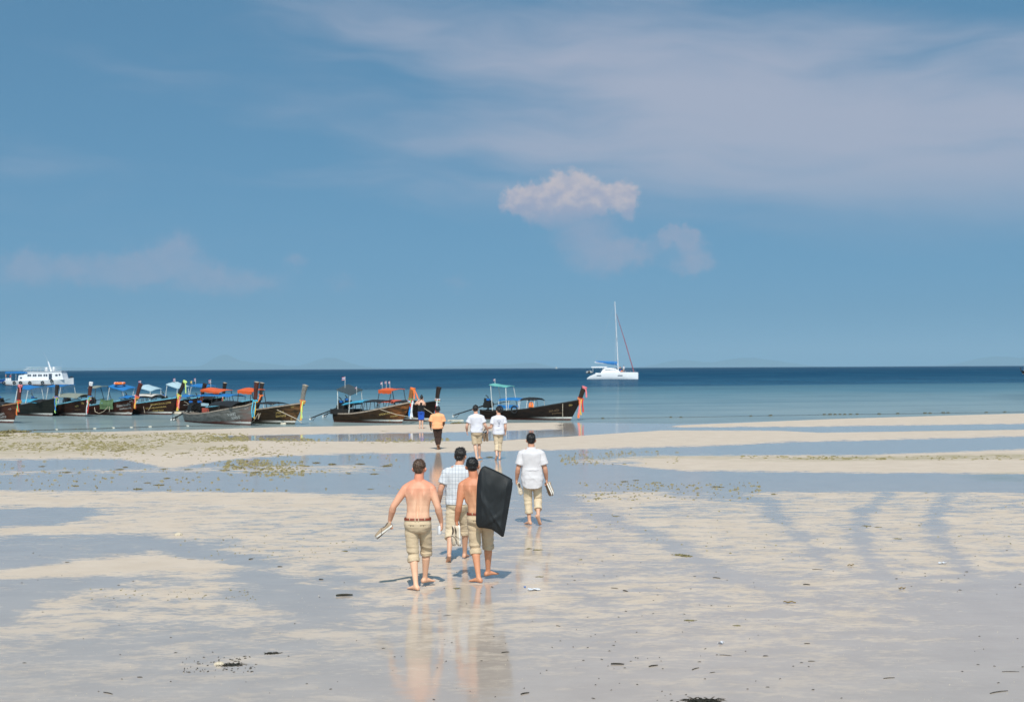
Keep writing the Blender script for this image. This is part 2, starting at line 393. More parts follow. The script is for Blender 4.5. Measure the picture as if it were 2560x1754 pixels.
m, nt, b, g = mat_new('sand')
p = g.pos(); px_, py_, pz_ = g.sep(p)
ps = g.comb(g.mul(px_, 0.55), py_, 0.0)
dry0 = g.attr('dry').outputs['Fac']; alg0 = g.attr('algae').outputs['Fac']
psx = g.comb(g.mul(px_, 0.62), py_, 0.0)
n1 = g.noise(ps, 0.42, 6, 0.66, dist=0.8); n2 = g.noise(psx, 2.3, 6, 0.66, dist=0.5); n3 = g.noise(psx, 12.0, 4, 0.65)
nn = g.add(g.mul(g.sub(n1, 0.5), 0.8), g.add(g.mul(g.sub(n2, 0.5), 1.55), g.mul(g.sub(n3, 0.5), 0.85)))
# the broken edge fades out inside solid pools and bars
mid = g.mul(g.rng(dry0, 0.0, 0.35), g.rng(dry0, 1.0, 0.88))
dsum = g.add(dry0, g.mul(nn, g.add(0.30, g.mul(mid, 0.87))))
dry = g.mul(g.rng(dsum, 0.26, 0.74), 0.97)
# near the camera the last film thins out gradually instead of breaking up
dry = g.mul(dry, g.rng(py_, 12.5, 19.0, 0.35, 1.0))
grain = g.noise(p, 260.0, 3, 0.7); gr2 = g.noise(p, 1.3, 4, 0.6)
wetc = g.mix(g.rng(gr2, 0.3, 0.7), (0.400, 0.333, 0.285, 1), (0.447, 0.374, 0.320, 1))
dryc = g.mix(g.rng(gr2, 0.3, 0.7), (0.540, 0.443, 0.355, 1), (0.595, 0.493, 0.402, 1))
alc = (0.23, 0.205, 0.085, 1)
af = g.mul(alg0, g.rng(g.noise(ps, 2.0, 6, 0.68), 0.36, 0.60))
dryc = g.mix(af, dryc, alc); wetc = g.mix(g.mul(af, 0.7), wetc, alc)
dryc = g.mix(g.mul(g.rng(grain, 0.35, 0.7), 0.16), dryc, (0.30, 0.25, 0.20, 1))
wetc = g.mix(g.mul(g.rng(grain, 0.52, 0.75), 0.12), wetc, (0.18, 0.16, 0.14, 1))
bd = nt.nodes.new('ShaderNodeBsdfPrincipled'); bd.inputs['Roughness'].default_value = 0.92; bd.inputs['Specular IOR Level'].default_value = 0.12
nt.links.new(dryc, bd.inputs['Base Color'])
rip = g.add(g.mul(g.noise(ps, 5.0, 4, 0.55), 1.0), g.mul(g.noise(p, 38.0, 3, 0.6), 0.25))
nt.links.new(g.bump(g.add(rip, g.mul(grain, 0.15)), 0.35, 0.03), bd.inputs['Normal'])
nt.links.new(wetc, b.inputs['Base Color']); b.inputs['Roughness'].default_value = 0.9; b.inputs['Specular IOR Level'].default_value = 0.0
b.inputs['Coat Weight'].default_value = 1.0; b.inputs['Coat IOR'].default_value = 1.33; b.inputs['Coat Roughness'].default_value = 0.09
wv = g.comb(g.mul(px_, 0.35), py_, 0.0)
wave = g.add(g.mul(g.noise(wv, 4.5, 3, 0.5), 1.0), g.mul(g.noise(wv, 24.0, 3, 0.55), 0.12))
nt.links.new(g.bump(wave, 0.22, 0.012), b.inputs['Coat Normal'])
mx_ = nt.nodes.new('ShaderNodeMixShader'); nt.links.new(dry, mx_.inputs[0]); nt.links.new(b.outputs[0], mx_.inputs[1]); nt.links.new(bd.outputs[0], mx_.inputs[2])
nt.links.new(mx_.outputs[0], nt.nodes['Material Output'].inputs[0])
sand = link('sand_flat', me, m); tag(sand, kind='structure')

# sea: one sheet to the horizon, colour by depth over sand
m, nt, b, g = mat_new('sea')
p = g.pos(); px_, py_, pz_ = g.sep(p)
skew = g.add(py_, g.mul(px_, -0.30))
lg = g.math('LOGARITHM', g.mx(skew, 10.0), 10.0)
lgn = g.add(lg, g.mul(g.sub(g.noise(g.comb(g.mul(px_, 0.006), g.mul(lg, 9.0), 0.0), 1.0, 5, 0.6), 0.5), 0.16))
ramp = nt.nodes.new('ShaderNodeValToRGB'); nt.links.new(g.rng(lgn, 1.85, 3.3, 0, 1, False), ramp.inputs[0])
cr = ramp.color_ramp
stops = [(0.0, (0.270, 0.295, 0.265)), (0.08, (0.240, 0.298, 0.298)), (0.17, (0.180, 0.258, 0.280)), (0.26, (0.095, 0.190, 0.235)),
         (0.335, (0.058, 0.138, 0.185)), (0.37, (0.004, 0.056, 0.116)), (0.60, (0.000, 0.042, 0.098)), (1.0, (0.000, 0.032, 0.080))]
cr.elements[0].position = stops[0][0]; cr.elements[0].color = stops[0][1] + (1,)
cr.elements[1].position = 1.0; cr.elements[1].color = stops[-1][1] + (1,)
for q, c_ in stops[1:-1]:
    e = cr.elements.new(q); e.color = c_ + (1,)
wv1 = g.noise(g.comb(g.mul(px_, 0.35), py_, 0.0), 1.6, 4, 0.6)
wv2 = g.noise(g.comb(g.mul(px_, 0.12), g.mul(py_, 0.35), 0.0), 0.6, 4, 0.6)
wv3 = g.noise(g.comb(g.mul(px_, 0.02), g.mul(lg, 60.0), 3.0), 1.0, 3, 0.6)
colr = g.mix(g.mul(g.rng(wv2, 0.45, 0.75), 0.25), ramp.outputs[0], (0.001, 0.030, 0.060, 1))
colr = g.mix(g.mul(g.rng(wv3, 0.5, 0.8), 0.3), colr, (0.010, 0.06, 0.095, 1))
sw = g.noise(g.comb(g.mul(px_, 0.035), g.mul(py_, 0.012), 5.0), 1.0, 9, 0.68)
colr = g.mix(g.mul(g.rng(sw, 0.42, 0.72), 0.34), colr, (0.030, 0.120, 0.190, 1))
colr = g.mix(g.mul(g.rng(sw, 0.50, 0.30), 0.28), colr, (0.000, 0.022, 0.050, 1))
dif = nt.nodes.new('ShaderNodeBsdfDiffuse'); nt.links.new(colr, dif.inputs[0])
glo = nt.nodes.new('ShaderNodeBsdfGlossy'); glo.inputs['Roughness'].default_value = 0.10; glo.inputs['Color'].default_value = (0.9, 0.95, 1, 1)
nt.links.new(g.bump(wv1, 0.12, 0.05), glo.inputs['Normal'])
fac = g.rng(lg, 1.9, 2.7, 0.34, 0.07, False)
ms = nt.nodes.new('ShaderNodeMixShader'); nt.links.new(fac, ms.inputs[0]); nt.links.new(dif.outputs[0], ms.inputs[1]); nt.links.new(glo.outputs[0], ms.inputs[2])
nt.links.new(ms.outputs[0], nt.nodes['Material Output'].inputs[0])
vv, ff = [], []
rows = [60, 80, 100, 130, 180, 260, 400, 700, 1200, 2500, 5000, 9000, 14000]
for yv in rows:
    w = 160 + yv * 1.2
    for k in range(9): vv.append((w * (k / 4.0 - 1), yv, SEA_Z))
for i in range(len(rows) - 1):
    for k in range(8): a = i * 9 + k; ff.append((a, a + 1, a + 10, a + 9))
sea = link('sea', mesh('sea', vv, ff), m); tag(sea, kind='structure')

# far islands behind the horizon
hill_m = simple('far_hill', (0.06, 0.085, 0.05), 0.95, 0.05, var=0.3, scale=0.0004)
def island(name, u0, u1, peaks, label, dist=42000.0):
    n = 90; k = 6; vs_, fs = [], []
    xs_ = [gp(u, 960).x / gp(u, 960).y * dist for u in np.linspace(u0, u1, n)]
    for i in range(n):
        u = u0 + (u1 - u0) * i / (n - 1)
        h = sum(a * math.exp(-((u - c) / w) ** 2) for c, w, a in peaks)
        h *= max(0.0, 1 - abs(2 * i / (n - 1) - 1) ** 6)
        h += 1.6 * mnoise.fractal(Vector((u * 0.03, u0, 0)), 1.0, 2.0, 4) * min(1.0, h / 6)
        h = max(h, 0) / F * dist
        dpt = 900 + 2.2 * h
        for j in range(k + 1):
            t = j / k; prof = math.sin(math.pi * t) ** 0.8
            vs_.append((xs_[i], dist + (t - 0.5) * 2 * dpt, -30 + (h + 30) * prof))
    for i in range(n - 1):
        for j in range(k): a = i * (k + 1) + j; fs.append((a, a + k + 1, a + k + 2, a + 1))
    o = link(name, mesh(name, vs_, fs), hill_m); tag(o, label, 'island', kind='structure'); return o
island('island_hills', -200, 1000, [(120, 150, 8), (420, 130, 9), (560, 34, 28), (640, 90, 17), (820, 55, 27), (880, 80, 10)], None)
island('island_hills', 1060, 1420, [(1200, 110, 9), (1330, 50, 11)], None)
island('island_hills', 1560, 2080, [(1700, 70, 18), (1860, 80, 22), (1960, 70, 8)], None)
island('island_hills', 2280, 2900, [(2480, 80, 20), (2660, 120, 24)], None)
# ------------------------------------------------------------------ people: one fused body each, clothes and hair as children
def fuse(mb, voxel, it=3, fac=0.5):
    me = mb.me('tmp'); o = bpy.data.objects.new('tmp', me); C.objects.link(o)
    r_ = o.modifiers.new('r', 'REMESH'); r_.mode = 'VOXEL'; r_.voxel_size = voxel
    s_ = o.modifiers.new('s', 'SMOOTH'); s_.iterations = it; s_.factor = fac
    dg = bpy.context.evaluated_depsgraph_get(); dg.update()
    out = bpy.data.meshes.new_from_object(o.evaluated_get(dg))
    bpy.data.objects.remove(o); bpy.data.meshes.remove(me)
    return out
def coords(me):
    a = np.empty(len(me.vertices) * 3, np.float32); me.vertices.foreach_get('co', a); return a.reshape(-1, 3)
def normals(me):
    a = np.empty(len(me.vertices) * 3, np.float32); me.vertices.foreach_get('normal', a); return a.reshape(-1, 3)
def setco(me, a): me.vertices.foreach_set('co', a.astype(np.float32).ravel()); me.update()
def nz(P, s, seed=0.0, oct=3):
    return np.array([mnoise.fractal(Vector((p[0] * s[0] + seed, p[1] * s[1] + seed * 1.7, p[2] * s[2])), 0.9, 2.0, oct) for p in P], np.float32)
def wrinkle(me, amp, s, seed, oct=3, mask=None):
    a = coords(me); n = normals(me); w = nz(a, s, seed, oct); w = np.clip(np.abs(w) * -1.6 + 0.62, -.7, 1)
    d_ = w * amp
    if mask is not None: d_ = d_ * mask(a)
    setco(me, a + n * d_[:, None])

def soften(me, it):
    bm = bmesh.new(); bm.from_mesh(me)
    for _ in range(it): bmesh.ops.smooth_vert(bm, verts=bm.verts, factor=.5, use_axis_x=True, use_axis_y=True, use_axis_z=True)
    bm.to_mesh(me); bm.free()

def cloth(name, col, sheen=0.1, var=0.07, weave=900.0, bump=0.14):
    m, nt, b, g = mat_new(name); p = g.obj()
    n1 = g.noise(p, 9.0, 5, 0.6); n2 = g.noise(p, weave * 0.25, 2, 0.5)
    c = g.mix(g.rng(n1, 0.3, 0.7), tuple(x * (1 - var) for x in col) + (1,), tuple(min(1, x * (1 + var)) for x in col) + (1,))
    c = g.mix(g.mul(g.rng(n2, 0.4, 0.7), 0.12), c, tuple(x * 0.75 for x in col) + (1,))
    nt.links.new(c, b.inputs['Base Color']); b.inputs['Roughness'].default_value = 0.85; b.inputs['Specular IOR Level'].default_value = 0.15
    b.inputs['Sheen Weight'].default_value = sheen
    h = g.add(g.noise(g.comb(g.mul(g.sep(p)[0], 14.0), g.mul(g.sep(p)[1], 14.0), g.mul(g.sep(p)[2], 30.0)), 1.0, 4, 0.6), g.mul(n2, 0.15))
    nt.links.new(g.bump(h, bump, 0.02), b.inputs['Normal']); return m
def skin(name, base, burn, z0=1.18, z1=1.46, bf=0.85, arm=0.35, leg=0.0):
    m, nt, b, g = mat_new(name); p = g.obj(); x, y, z = g.sep(p)
    n1 = g.noise(p, 7.0, 4, 0.6); n2 = g.noise(p, 90.0, 3, 0.6)
    f = g.mul(g.rng(g.add(z, g.mul(g.sub(n1, 0.5), 0.22)), z0 - 0.10, z1 + 0.10), bf)
    f2 = g.mul(g.rng(g.math('ABSOLUTE', x), 0.17, 0.30), arm)
    f = g.mx(f, f2)
    if leg: f = g.mx(f, g.mul(g.rng(z, 0.62, 0.45), leg))
    c = g.mix(f, base + (1,), burn + (1,))
    c = g.mix(g.mul(g.rng(n1, 0.35, 0.7), 0.22), c, tuple(q * 0.8 for q in burn) + (1,))
    nt.links.new(c, b.inputs['Base Color']); b.inputs['Roughness'].default_value = 0.52; b.inputs['Specular IOR Level'].default_value = 0.35
    nt.links.new(g.bump(n2, 0.12, 0.004), b.inputs['Normal']); return m
def hair_mat(name, col):
    m, nt, b, g = mat_new(name); p = g.obj()
    n1 = g.noise(g.comb(g.mul(g.sep(p)[0], 95.0), g.mul(g.sep(p)[1], 95.0), g.mul(g.sep(p)[2], 30.0)), 1.0, 4, 0.65)
    c = g.mix(g.rng(n1, 0.35, 0.68), tuple(q * 0.4 for q in col) + (1,), tuple(q * 2.1 for q in col) + (1,))
    nt.links.new(c, b.inputs['Base Color']); b.inputs['Roughness'].default_value = 0.42; b.inputs['Specular IOR Level'].default_value = 0.5
    nt.links.new(g.bump(n1, 0.7, 0.01), b.inputs['Normal']); return m

khaki = cloth('khaki_linen', (0.565, 0.440, 0.300))
khaki2 = cloth('khaki_linen_light', (0.60, 0.478, 0.335))
white_linen = cloth('white_linen', (0.59, 0.565, 0.585), var=0.04)
white_jersey = cloth('white_jersey', (0.62, 0.61, 0.67), var=0.03, bump=0.15)
orange_jersey = cloth('orange_jersey', (0.86, 0.40, 0.20), var=0.05, bump=0.15)
black_jersey = cloth('black_jersey', (0.012, 0.013, 0.015), var=0.1)
blue_jersey = cloth('blue_jersey', (0.020, 0.085, 0.42), var=0.1)
brown_twill = cloth('brown_twill', (0.045, 0.026, 0.020), var=0.1)
leather = simple('belt_leather', (0.20, 0.045, 0.022), 0.45, 0.4, var=0.2, scale=30)
button_m = simple('button_horn', (0.16, 0.11, 0.06), 0.4)
# plaid: flat woven print on the shirt
m, nt, b, g = mat_new('plaid_cotton'); p = g.obj(); x, y, z = g.sep(p)
def stripe(v, per, w, ph=0.0):
    f = g.math('FRACT', g.div(g.add(v, ph + 10.0), per)); return g.rng(g.math('ABSOLUTE', g.sub(f, 0.5)), w + 0.02, w - 0.02)
bx_ = g.mx(stripe(x, 0.052, 0.060), g.mul(stripe(x, 0.026, 0.06, 0.010), 0.4)); bz_ = g.mx(stripe(z, 0.058, 0.055), g.mul(stripe(z, 0.029, 0.055, 0.012), 0.4))
nn_ = g.noise(p, 8.0, 4, 0.6)
c = g.mix(g.rng(nn_, 0.3, 0.7), (0.55, 0.555, 0.58, 1), (0.61, 0.615, 0.64, 1))
c = g.mix(g.mul(bx_, 0.55), c, (0.07, 0.10, 0.17, 1)); c = g.mix(g.mul(bz_, 0.48), c, (0.07, 0.10, 0.17, 1))
nt.links.new(c, b.inputs['Base Color']); b.inputs['Roughness'].default_value = 0.85; b.inputs['Specular IOR Level'].default_value = 0.15
nt.links.new(g.bump(g.noise(p, 22.0, 4, 0.6), 0.25, 0.02), b.inputs['Normal']); plaid = m

def lerp_curve(tab, z):
    zs = [t[0] for t in tab]; return [float(np.interp(z, zs, [t[k] for t in tab])) for k in range(1, len(tab[0]))]

class Person:
    TORSO = [(0.80, .125, .092, -.002), (0.86, .165, .118, -.012), (0.92, .176, .122, -.012), (0.99, .165, .112, -.004), (1.07, .156, .104, 0),
             (1.16, .160, .108, .002), (1.26, .178, .119, 0), (1.34, .188, .121, -.002), (1.40, .180, .116, -.004), (1.445, .150, .102, -.004), (1.485, .100, .084, -.002)]
    def __init__(s, spec):
        s.p = spec; s.v = spec.get('voxel', 0.0055)
        s.root = empty('person', spec['loc'], spec.get('yaw', 0.0))
        k = spec['H'] / 1.77; s.root.scale = (k * spec.get('girth', 1.0), k * spec.get('girth', 1.0), k)
        tag(s.root, spec['label'], 'person', spec.get('group'))
        s.body(); s.hair()
    def sp(s, z): return lerp_curve(s.p['spine'], z)
    def ring(s, z, rx, ry, oy=0.0, n=28, sq=2.4, ox=0.0):
        cx, cy = s.sp(z); out = []
        for j in range(n):
            q = 2 * math.pi * j / n; c_, s_ = math.cos(q), math.sin(q); e = 2 / sq
            out.append(Vector((cx + ox + rx * math.copysign(abs(c_) ** e, c_), cy + oy + ry * math.copysign(abs(s_) ** e, s_), z)))
        return out
    def torso_at(s, z):
        return lerp_curve(s.TORSO, z)
    # --- limbs
    def arm_pts(s, side):
        a = s.p['arms'][side]; cx, cy = s.sp(1.39)
        sh = Vector(a.get('shoulder', (cx + (-1 if side == 'L' else 1) * 0.182, cy - 0.005, 1.39))); el = Vector(a['elbow']); wr = Vector(a['wrist'])
        return sh, el, wr
    def leg_pts(s, side):
        l = s.p['legs'][side]; cx, cy = s.sp(0.9)
        hp = Vector((cx + (-1 if side == 'L' else 1) * 0.088, cy, 0.90)); return hp, Vector(l['knee']), Vector(l['ankle'])
    def hand(s, mb, side):
        a = s.p['arms'][side]; sh, el, wr = s.arm_pts(side)
        d_ = Vector(a.get('hdir', (wr - el))).normalized(); n_ = Vector(a.get('palm', (1 if side == 'L' else -1, 0.25, 0)))
        n_ = (n_ - d_ * n_.dot(d_)).normalized(); t_ = d_.cross(n_)
        th = Vector(a.get('thumb', (0, 1, 0)))
        if t_.dot(th) < 0: t_ = -t_
        curl = a.get('curl', 0.35)
        rings = []
        for u, w, h in ((0.0, .030, .022), (.025, .036, .020), (.055, .044, .018), (.090, .045, .015)):
            c_ = wr + d_ * u
            rings.append([c_ + t_ * w * math.cos(q) + n_ * h * math.sin(q) for q in [2 * math.pi * j / 12 for j in range(12)]])
        mb.loft(rings)
        for k, (off, ln) in enumerate(((.034, .075), (.0115, .085), (-.0115, .080), (-.033, .063))):
            b0 = wr + d_ * .085 + t_ * off; pts = [b0]; ang = curl * 0.45; q = b0
            for sgm in (0.45, 0.32, 0.25):
                dd = d_ * math.cos(ang) + n_ * math.sin(ang) + t_ * (off * 1.2) * (1 - curl * 0.5)
                q = q + dd.normalized() * ln * sgm; pts.append(q); ang += curl * (1 + 0.08 * k)
            mb.capsule(pts, [.0110, .0104, .0096, .0084], 8)
        b0 = wr + d_ * .022 + t_ * .026
        p1 = b0 + (d_ * .6 + t_ * .55 + n_ * .35).normalized() * .038; p2 = p1 + (d_ * .85 + t_ * (.25 - .3 * curl) + n_ * (.25 + .5 * curl)).normalized() * .032
        p3 = p2 + (d_ * .9 + t_ * (-.1 * curl) + n_ * (.2 + .7 * curl)).normalized() * .026
        mb.capsule([wr + d_ * .005 + t_ * .012, b0, p1, p2, p3], [.016, .0155, .0115, .0100, .0082], 8)
        s.grip = getattr(s, 'grip', {}); s.grip[side] = wr + d_ * (.10 if curl < .6 else .085) + n_ * (.02 + .012 * curl)
    def foot(s, mb, side):
        l = s.p['legs'][side]; hp, kn, an = s.leg_pts(side)
        f_ = Vector((l['toe'][0], l['toe'][1], l['toe'][2] if len(l['toe']) > 2 else 0.0)).normalized()
        sd = Vector((0, 0, 1)).cross(f_).normalized() if abs(f_.z) < 0.9 else Vector((1, 0, 0)); up = f_.cross(sd).normalized()
        if up.z < 0 and abs(f_.z) < 0.7: up = -up
        base = an - up * 0.062
        rings = []
        for u, w, lo, hi in ((-.062, .020, .010, .045), (-.055, .030, .002, .060), (-.025, .035, 0.0, .085), (.02, .035, .004, .085), (.07, .038, .006, .062), (.115, .045, .002, .042), (.145, .046, .001, .032)):
            rings.append([base + f_ * u + sd * w * math.cos(q) + up * ((lo + hi) / 2 + (hi - lo) / 2 * math.sin(q)) for q in [2 * math.pi * j / 12 for j in range(12)]])
        mb.loft(rings)
        inner = 1 if (sd.x > 0) == (side == 'L') else -1
        for k, (o_, r_, ln) in enumerate(((.030, .0135, .042), (.011, .0105, .042), (-.006, .0098, .037), (-.021, .0093, .031), (-.035, .0092, .024))):
            q0 = base + f_ * .135 + sd * (o_ * inner) + up * .014
            mb.capsule([q0, q0 + f_ * ln * .5 + up * .004, q0 + f_ * ln], [r_ * 1.05, r_, r_ * .9], 8)
    def body(s):
        P = s.p; mb = MB()
        mb.loft([s.ring(z, rx, ry, oy) for z, rx, ry, oy in s.TORSO])
        cx, cy = s.sp(1.46); hd = Vector(P['head']); s.hd = hd
        nb = Vector((cx, cy - 0.012, 1.44)); s.neck = nb
        mb.capsule([nb, nb.lerp(hd, .5) + Vector((0, -.012, 0)), hd + Vector((0, -.02, -.03))], [.074, .067, .064], 16)
        for sd in ('L', 'R'):
            sg = -1 if sd == 'L' else 1
            sh, el, wr = s.arm_pts(sd)
            mb.capsule([nb + Vector((sg * .02, -.008, .045)), nb.lerp(sh, .45) + Vector((0, -.006, .040)), sh + Vector((-sg * .015, 0, .020))], [.050, .054, .052], 14)
            mb.ball(sh + Vector((-sg * .004, 0, -.012)), (.062, .062, .074))
            ch = Vector((s.sp(1.3)[0] + sg * .125, s.sp(1.3)[1] - .03, 1.30)); mb.capsule([sh + Vector((-sg * .035, -.015, -.03)), ch, ch + Vector((-sg * .015, .012, -.14))], [.052, .060, .045], 12)
            um = sh.lerp(el, .45)
            mb.capsule([sh, um, el.lerp(sh, .12), el], [.060, .057, .048, .045], 14)
            mb.capsule([el, el.lerp(wr, .28), el.lerp(wr, .65), wr], [.045, .050, .040, .031], 14)
            s.hand(mb, sd)
            hp, kn, an = s.leg_pts(sd)
            mb.capsule([hp, hp.lerp(kn, .45), kn.lerp(hp, .12), kn], [.088, .076, .058, .054], 16)
            bk = (an - kn).normalized().cross(Vector((1, 0, 0))).normalized()
            if bk.y > 0: bk = -bk
            mb.capsule([kn, kn.lerp(an, .28) + bk * .014, kn.lerp(an, .6) + bk * .004, kn.lerp(an, .88), an], [.053, .058, .045, .035, .036], 16)
            s.foot(mb, sd)
        # head: skull, jaw, nose, ears, brow
        T = Matrix.Rotation(P.get('hyaw', 0.0), 3, 'Z') @ Matrix.Rotation(P.get('hpitch', 0.0), 3, 'X') @ Matrix.Rotation(P.get('hroll', 0.0), 3, 'Y'); s.T = T
        hb = MB()
        hb.ball((0, -.008, .018), (.0755, .094, .098), 20, 14)
        hb.loft([[Vector((rx * math.cos(q), oy + ry * math.sin(q), z)) for q in [2 * math.pi * j / 18 for j in range(18)]]
                 for z, rx, ry, oy in ((-.108, .022, .018, .064), (-.098, .040, .040, .046), (-.07, .055, .066, .024), (-.03, .064, .080, .010), (.02, .066, .086, .004))])
        hb.capsule([(0, .084, .012), (0, .098, -.014), (0, .102, -.024)], [.010, .013, .013], 8)
        hb.capsule([(-.035, .076, .030), (0, .084, .032), (.035, .076, .030)], [.012, .013, .012], 8)
        hb.capsule([(-.018, .082, -.055), (.018, .082, -.055)], [.010, .010], 8)
        for sg in (-1, 1):
            hb.capsule([(sg * .074, -.008, .018), (sg * .089, -.018, .004), (sg * .076, -.006, -.026)], [.012, .014, .011], 8)
        for v_ in range(len(hb.v)): hb.v[v_] = tuple(T @ Vector(hb.v[v_]) * P.get('hs', 1.08) + hd)
        mb.raw(hb.v, hb.f)
        me = fuse(mb, s.v, 10, .6)
        # back relief: spine furrow, shoulder blades, loins
        a = coords(me); tz = a[:, 2]
        cxs = np.interp(tz, [t[0] for t in P['spine']], [t[1] for t in P['spine']]); cys = np.interp(tz, [t[0] for t in P['spine']], [t[2] for t in P['spine']])
        back = ((a[:, 1] - cys) < -0.03) & (tz > .9) & (tz < 1.47)
        xr = a[:, 0] - cxs; env = np.exp(-((tz - 1.16) / .2) ** 4)
        dy_ = .017 * np.exp(-(xr / .018) ** 2) * env
        for sg in (-1, 1):
            dy_ -= .018 * np.exp(-((xr - sg * .085) / .035) ** 2 - ((tz - 1.31) / .06) ** 2)
            dy_ += .009 * np.exp(-((xr - sg * .045) / .02) ** 2 - ((tz - 1.32) / .09) ** 2)
            dy_ -= .011 * np.exp(-((xr - sg * .045) / .024) ** 2 - ((tz - 1.10) / .09) ** 2)
        a[:, 1] += np.where(back, dy_, 0); setco(me, a)
        s.body_o = link('body', me, P['skin'], s.root)
    def hair(s):
        P = s.p; hb = MB(); st = P.get('hair_style', 'short')
        hb.ball((0, -.016, .046), (.0800, .0960, .0860), 24, 16)
        hb.ball((0, -.050, .000), (.060, .056, .066), 18, 12)
        if st == 'full': hb.ball((0, .010, .062), (.074, .090, .078), 20, 12)
        if st == 'bun':
            hb.ball((0, -.020, .145), (.040, .040, .036), 14, 10); hb.ball((0, -.045, -.03), (.060, .050, .06), 14, 10)
        for sg in (-1, 1): hb.capsule([(sg * .068, .016, .04), (sg * .070, .016, .004)], [.012, .006], 8)
        for i in range(len(hb.v)): hb.v[i] = tuple(s.T @ Vector(hb.v[i]) * P.get('hs', 1.08) + s.hd)
        me = fuse(hb, .0045, 2, .5)
        a = coords(me); n = normals(me)
        w = nz((a - np.array(s.hd)), (55, 55, 18), 3.1, 3) + .7 * nz((a - np.array(s.hd)), (130, 130, 60), 9.0, 2)
        setco(me, a + n * (w * P.get('hair_rough', .0035))[:, None])
        o = link('hair', me, P['hair'], s.root)
        # loose locks so that the outline is not a smooth cap
        lk = MB(); rr = random.Random(int(P['H'] * 1000)); a = coords(me); n = normals(me)
        for i in rr.sample(range(len(a)), min(620, len(a))):
            q = Vector(a[i]) ; nn2 = Vector(n[i]); rel = q - s.hd
            if (s.T.inverted() @ rel).z < -.03 or (s.T.inverted() @ rel).y > .06: continue
            flow = (Vector((rr.uniform(-.3, .3), -.25, -.75)) + nn2 * .55)
            if rel.z > .07: flow = Vector((rr.uniform(-.5, .5), rr.uniform(-.2, .6), .1)) + nn2 * .5
            flow.normalize(); L = rr.uniform(.012, .026) * (1.0 if st == 'full' else .5)
            lk.tube([q - nn2 * .004, q + flow * L * .5 + nn2 * .002, q + flow * L], [.0034, .0028, .0006], 4)
        tag(lk.build('hair_locks', P['hair'], o), kind='stuff')
    # --- clothes
    def trousers(s, mat, top, hems, wid=1.0, cuff=True, cuff_h=.045, legr=None, seed=1.0, wr=.0085, flare=1.0):
        mb = MB(); rings = []
        for z in np.linspace(top, .82, 8):
            rx, ry, oy = s.torso_at(max(z, .81)); e = .013 * wid + (.006 if z < .93 else 0)
            rings.append(s.ring(z, rx + e, ry + e, oy))
        cx, cy = s.sp(.80)
        rings.append(s.ring(.79, .135 * wid, .100, -.004)); mb.loft(rings)
        s.cuffs = {}
        for sd in ('L', 'R'):
            hp, kn, an = s.leg_pts(sd); hz = hems[sd]
            tk = (kn.z - hz) / max(kn.z - an.z, 1e-6)
            hr = legr or (.104, .095, .078, .079)
            if hz < kn.z:
                end = kn.lerp(an, tk); pts = [hp + Vector((0, 0, .03)), hp.lerp(kn, .45), kn, kn.lerp(end, .5), end]; rad = [hr[0] * wid, hr[1] * wid, hr[2] * wid, hr[2] * wid, hr[3] * wid * flare]
            else:
                end = hp.lerp(kn, (hp.z - hz) / (hp.z - kn.z)); pts = [hp + Vector((0, 0, .03)), hp.lerp(end, .5), end]; rad = [hr[0] * wid, hr[1] * wid, hr[1] * wid * .93 * flare]
            mb.tube(pts, rad, 20)
            s.cuffs[sd] = (end, (pts[-2] - end).normalized(), rad[-1])
        me = fuse(mb, s.v * 1.1, 3, .5)
        def mask(a):
            z = a[:, 2]; return .18 + .75 * np.exp(-((z - .78) / .07) ** 2) + 1.0 * np.exp(-((z - .50) / .11) ** 2) - .1 * (z > .9)
        wrinkle(me, wr * 1.5, (3.2, 3.2, 9.5), seed, 2, mask); wrinkle(me, wr * .35, (9, 9, 24), seed + 4, 2, mask); soften(me, 2)
        o = link('trousers', me, mat, s.root); s.tr = o
        if cuff:
            for sd in ('L', 'R'):
                end, up, r_ = s.cuffs[sd]; cb = MB(); e1 = up.cross(Vector((0, 1, 0))).normalized(); e2 = up.cross(e1)
                N = 22; rings = []
                for (h, dr) in ((-.004, -.012), (-.006, .002), (.004, .006), (cuff_h * .5, .007), (cuff_h - .004, .009), (cuff_h + .002, .004), (cuff_h - .002, -.012)):
                    rings.append([end + up * (h + .004 * math.sin(3 * q + seed)) + (e1 * math.cos(q) + e2 * math.sin(q)) * (r_ + dr + .004 * math.sin(5 * q + seed + h * 40)) for q in [2 * math.pi * j / N for j in range(N)]])
                cb.loft(rings, cap=True); cb.build('cuff', mat, s.tr)
        return o
    def waist(s, top, belt=True, pocket=True):
        if belt:
            bb = MB(); N = 32; rings = []
            for h, e in ((-.036, .016), (-.036, .0205), (-.004, .0205), (-.004, .016)):
                rx, ry, oy = s.torso_at(top + h); rings.append(s.ring(top + h, rx + e, ry + e, oy, N))
            rings.append(rings[0]); bb.loft(rings, cap=False); bb.build('belt', leather, s.root)
            for q in (-.62, -.16, .12, .62):
                rx, ry, oy = s.torso_at(top - .02); cx, cy = s.sp(top - .02)
                x_ = q * rx; y_ = cy + oy - (ry + .024) * (1 - abs(q) ** 2.4) ** (1 / 2.4)
                MB().box((cx + x_, y_, top - .02), (.011, .007, .052), Matrix.Rotation(q * .8, 3, 'Z')).build('belt_loop', s.p['trouser_mat'], s.root)
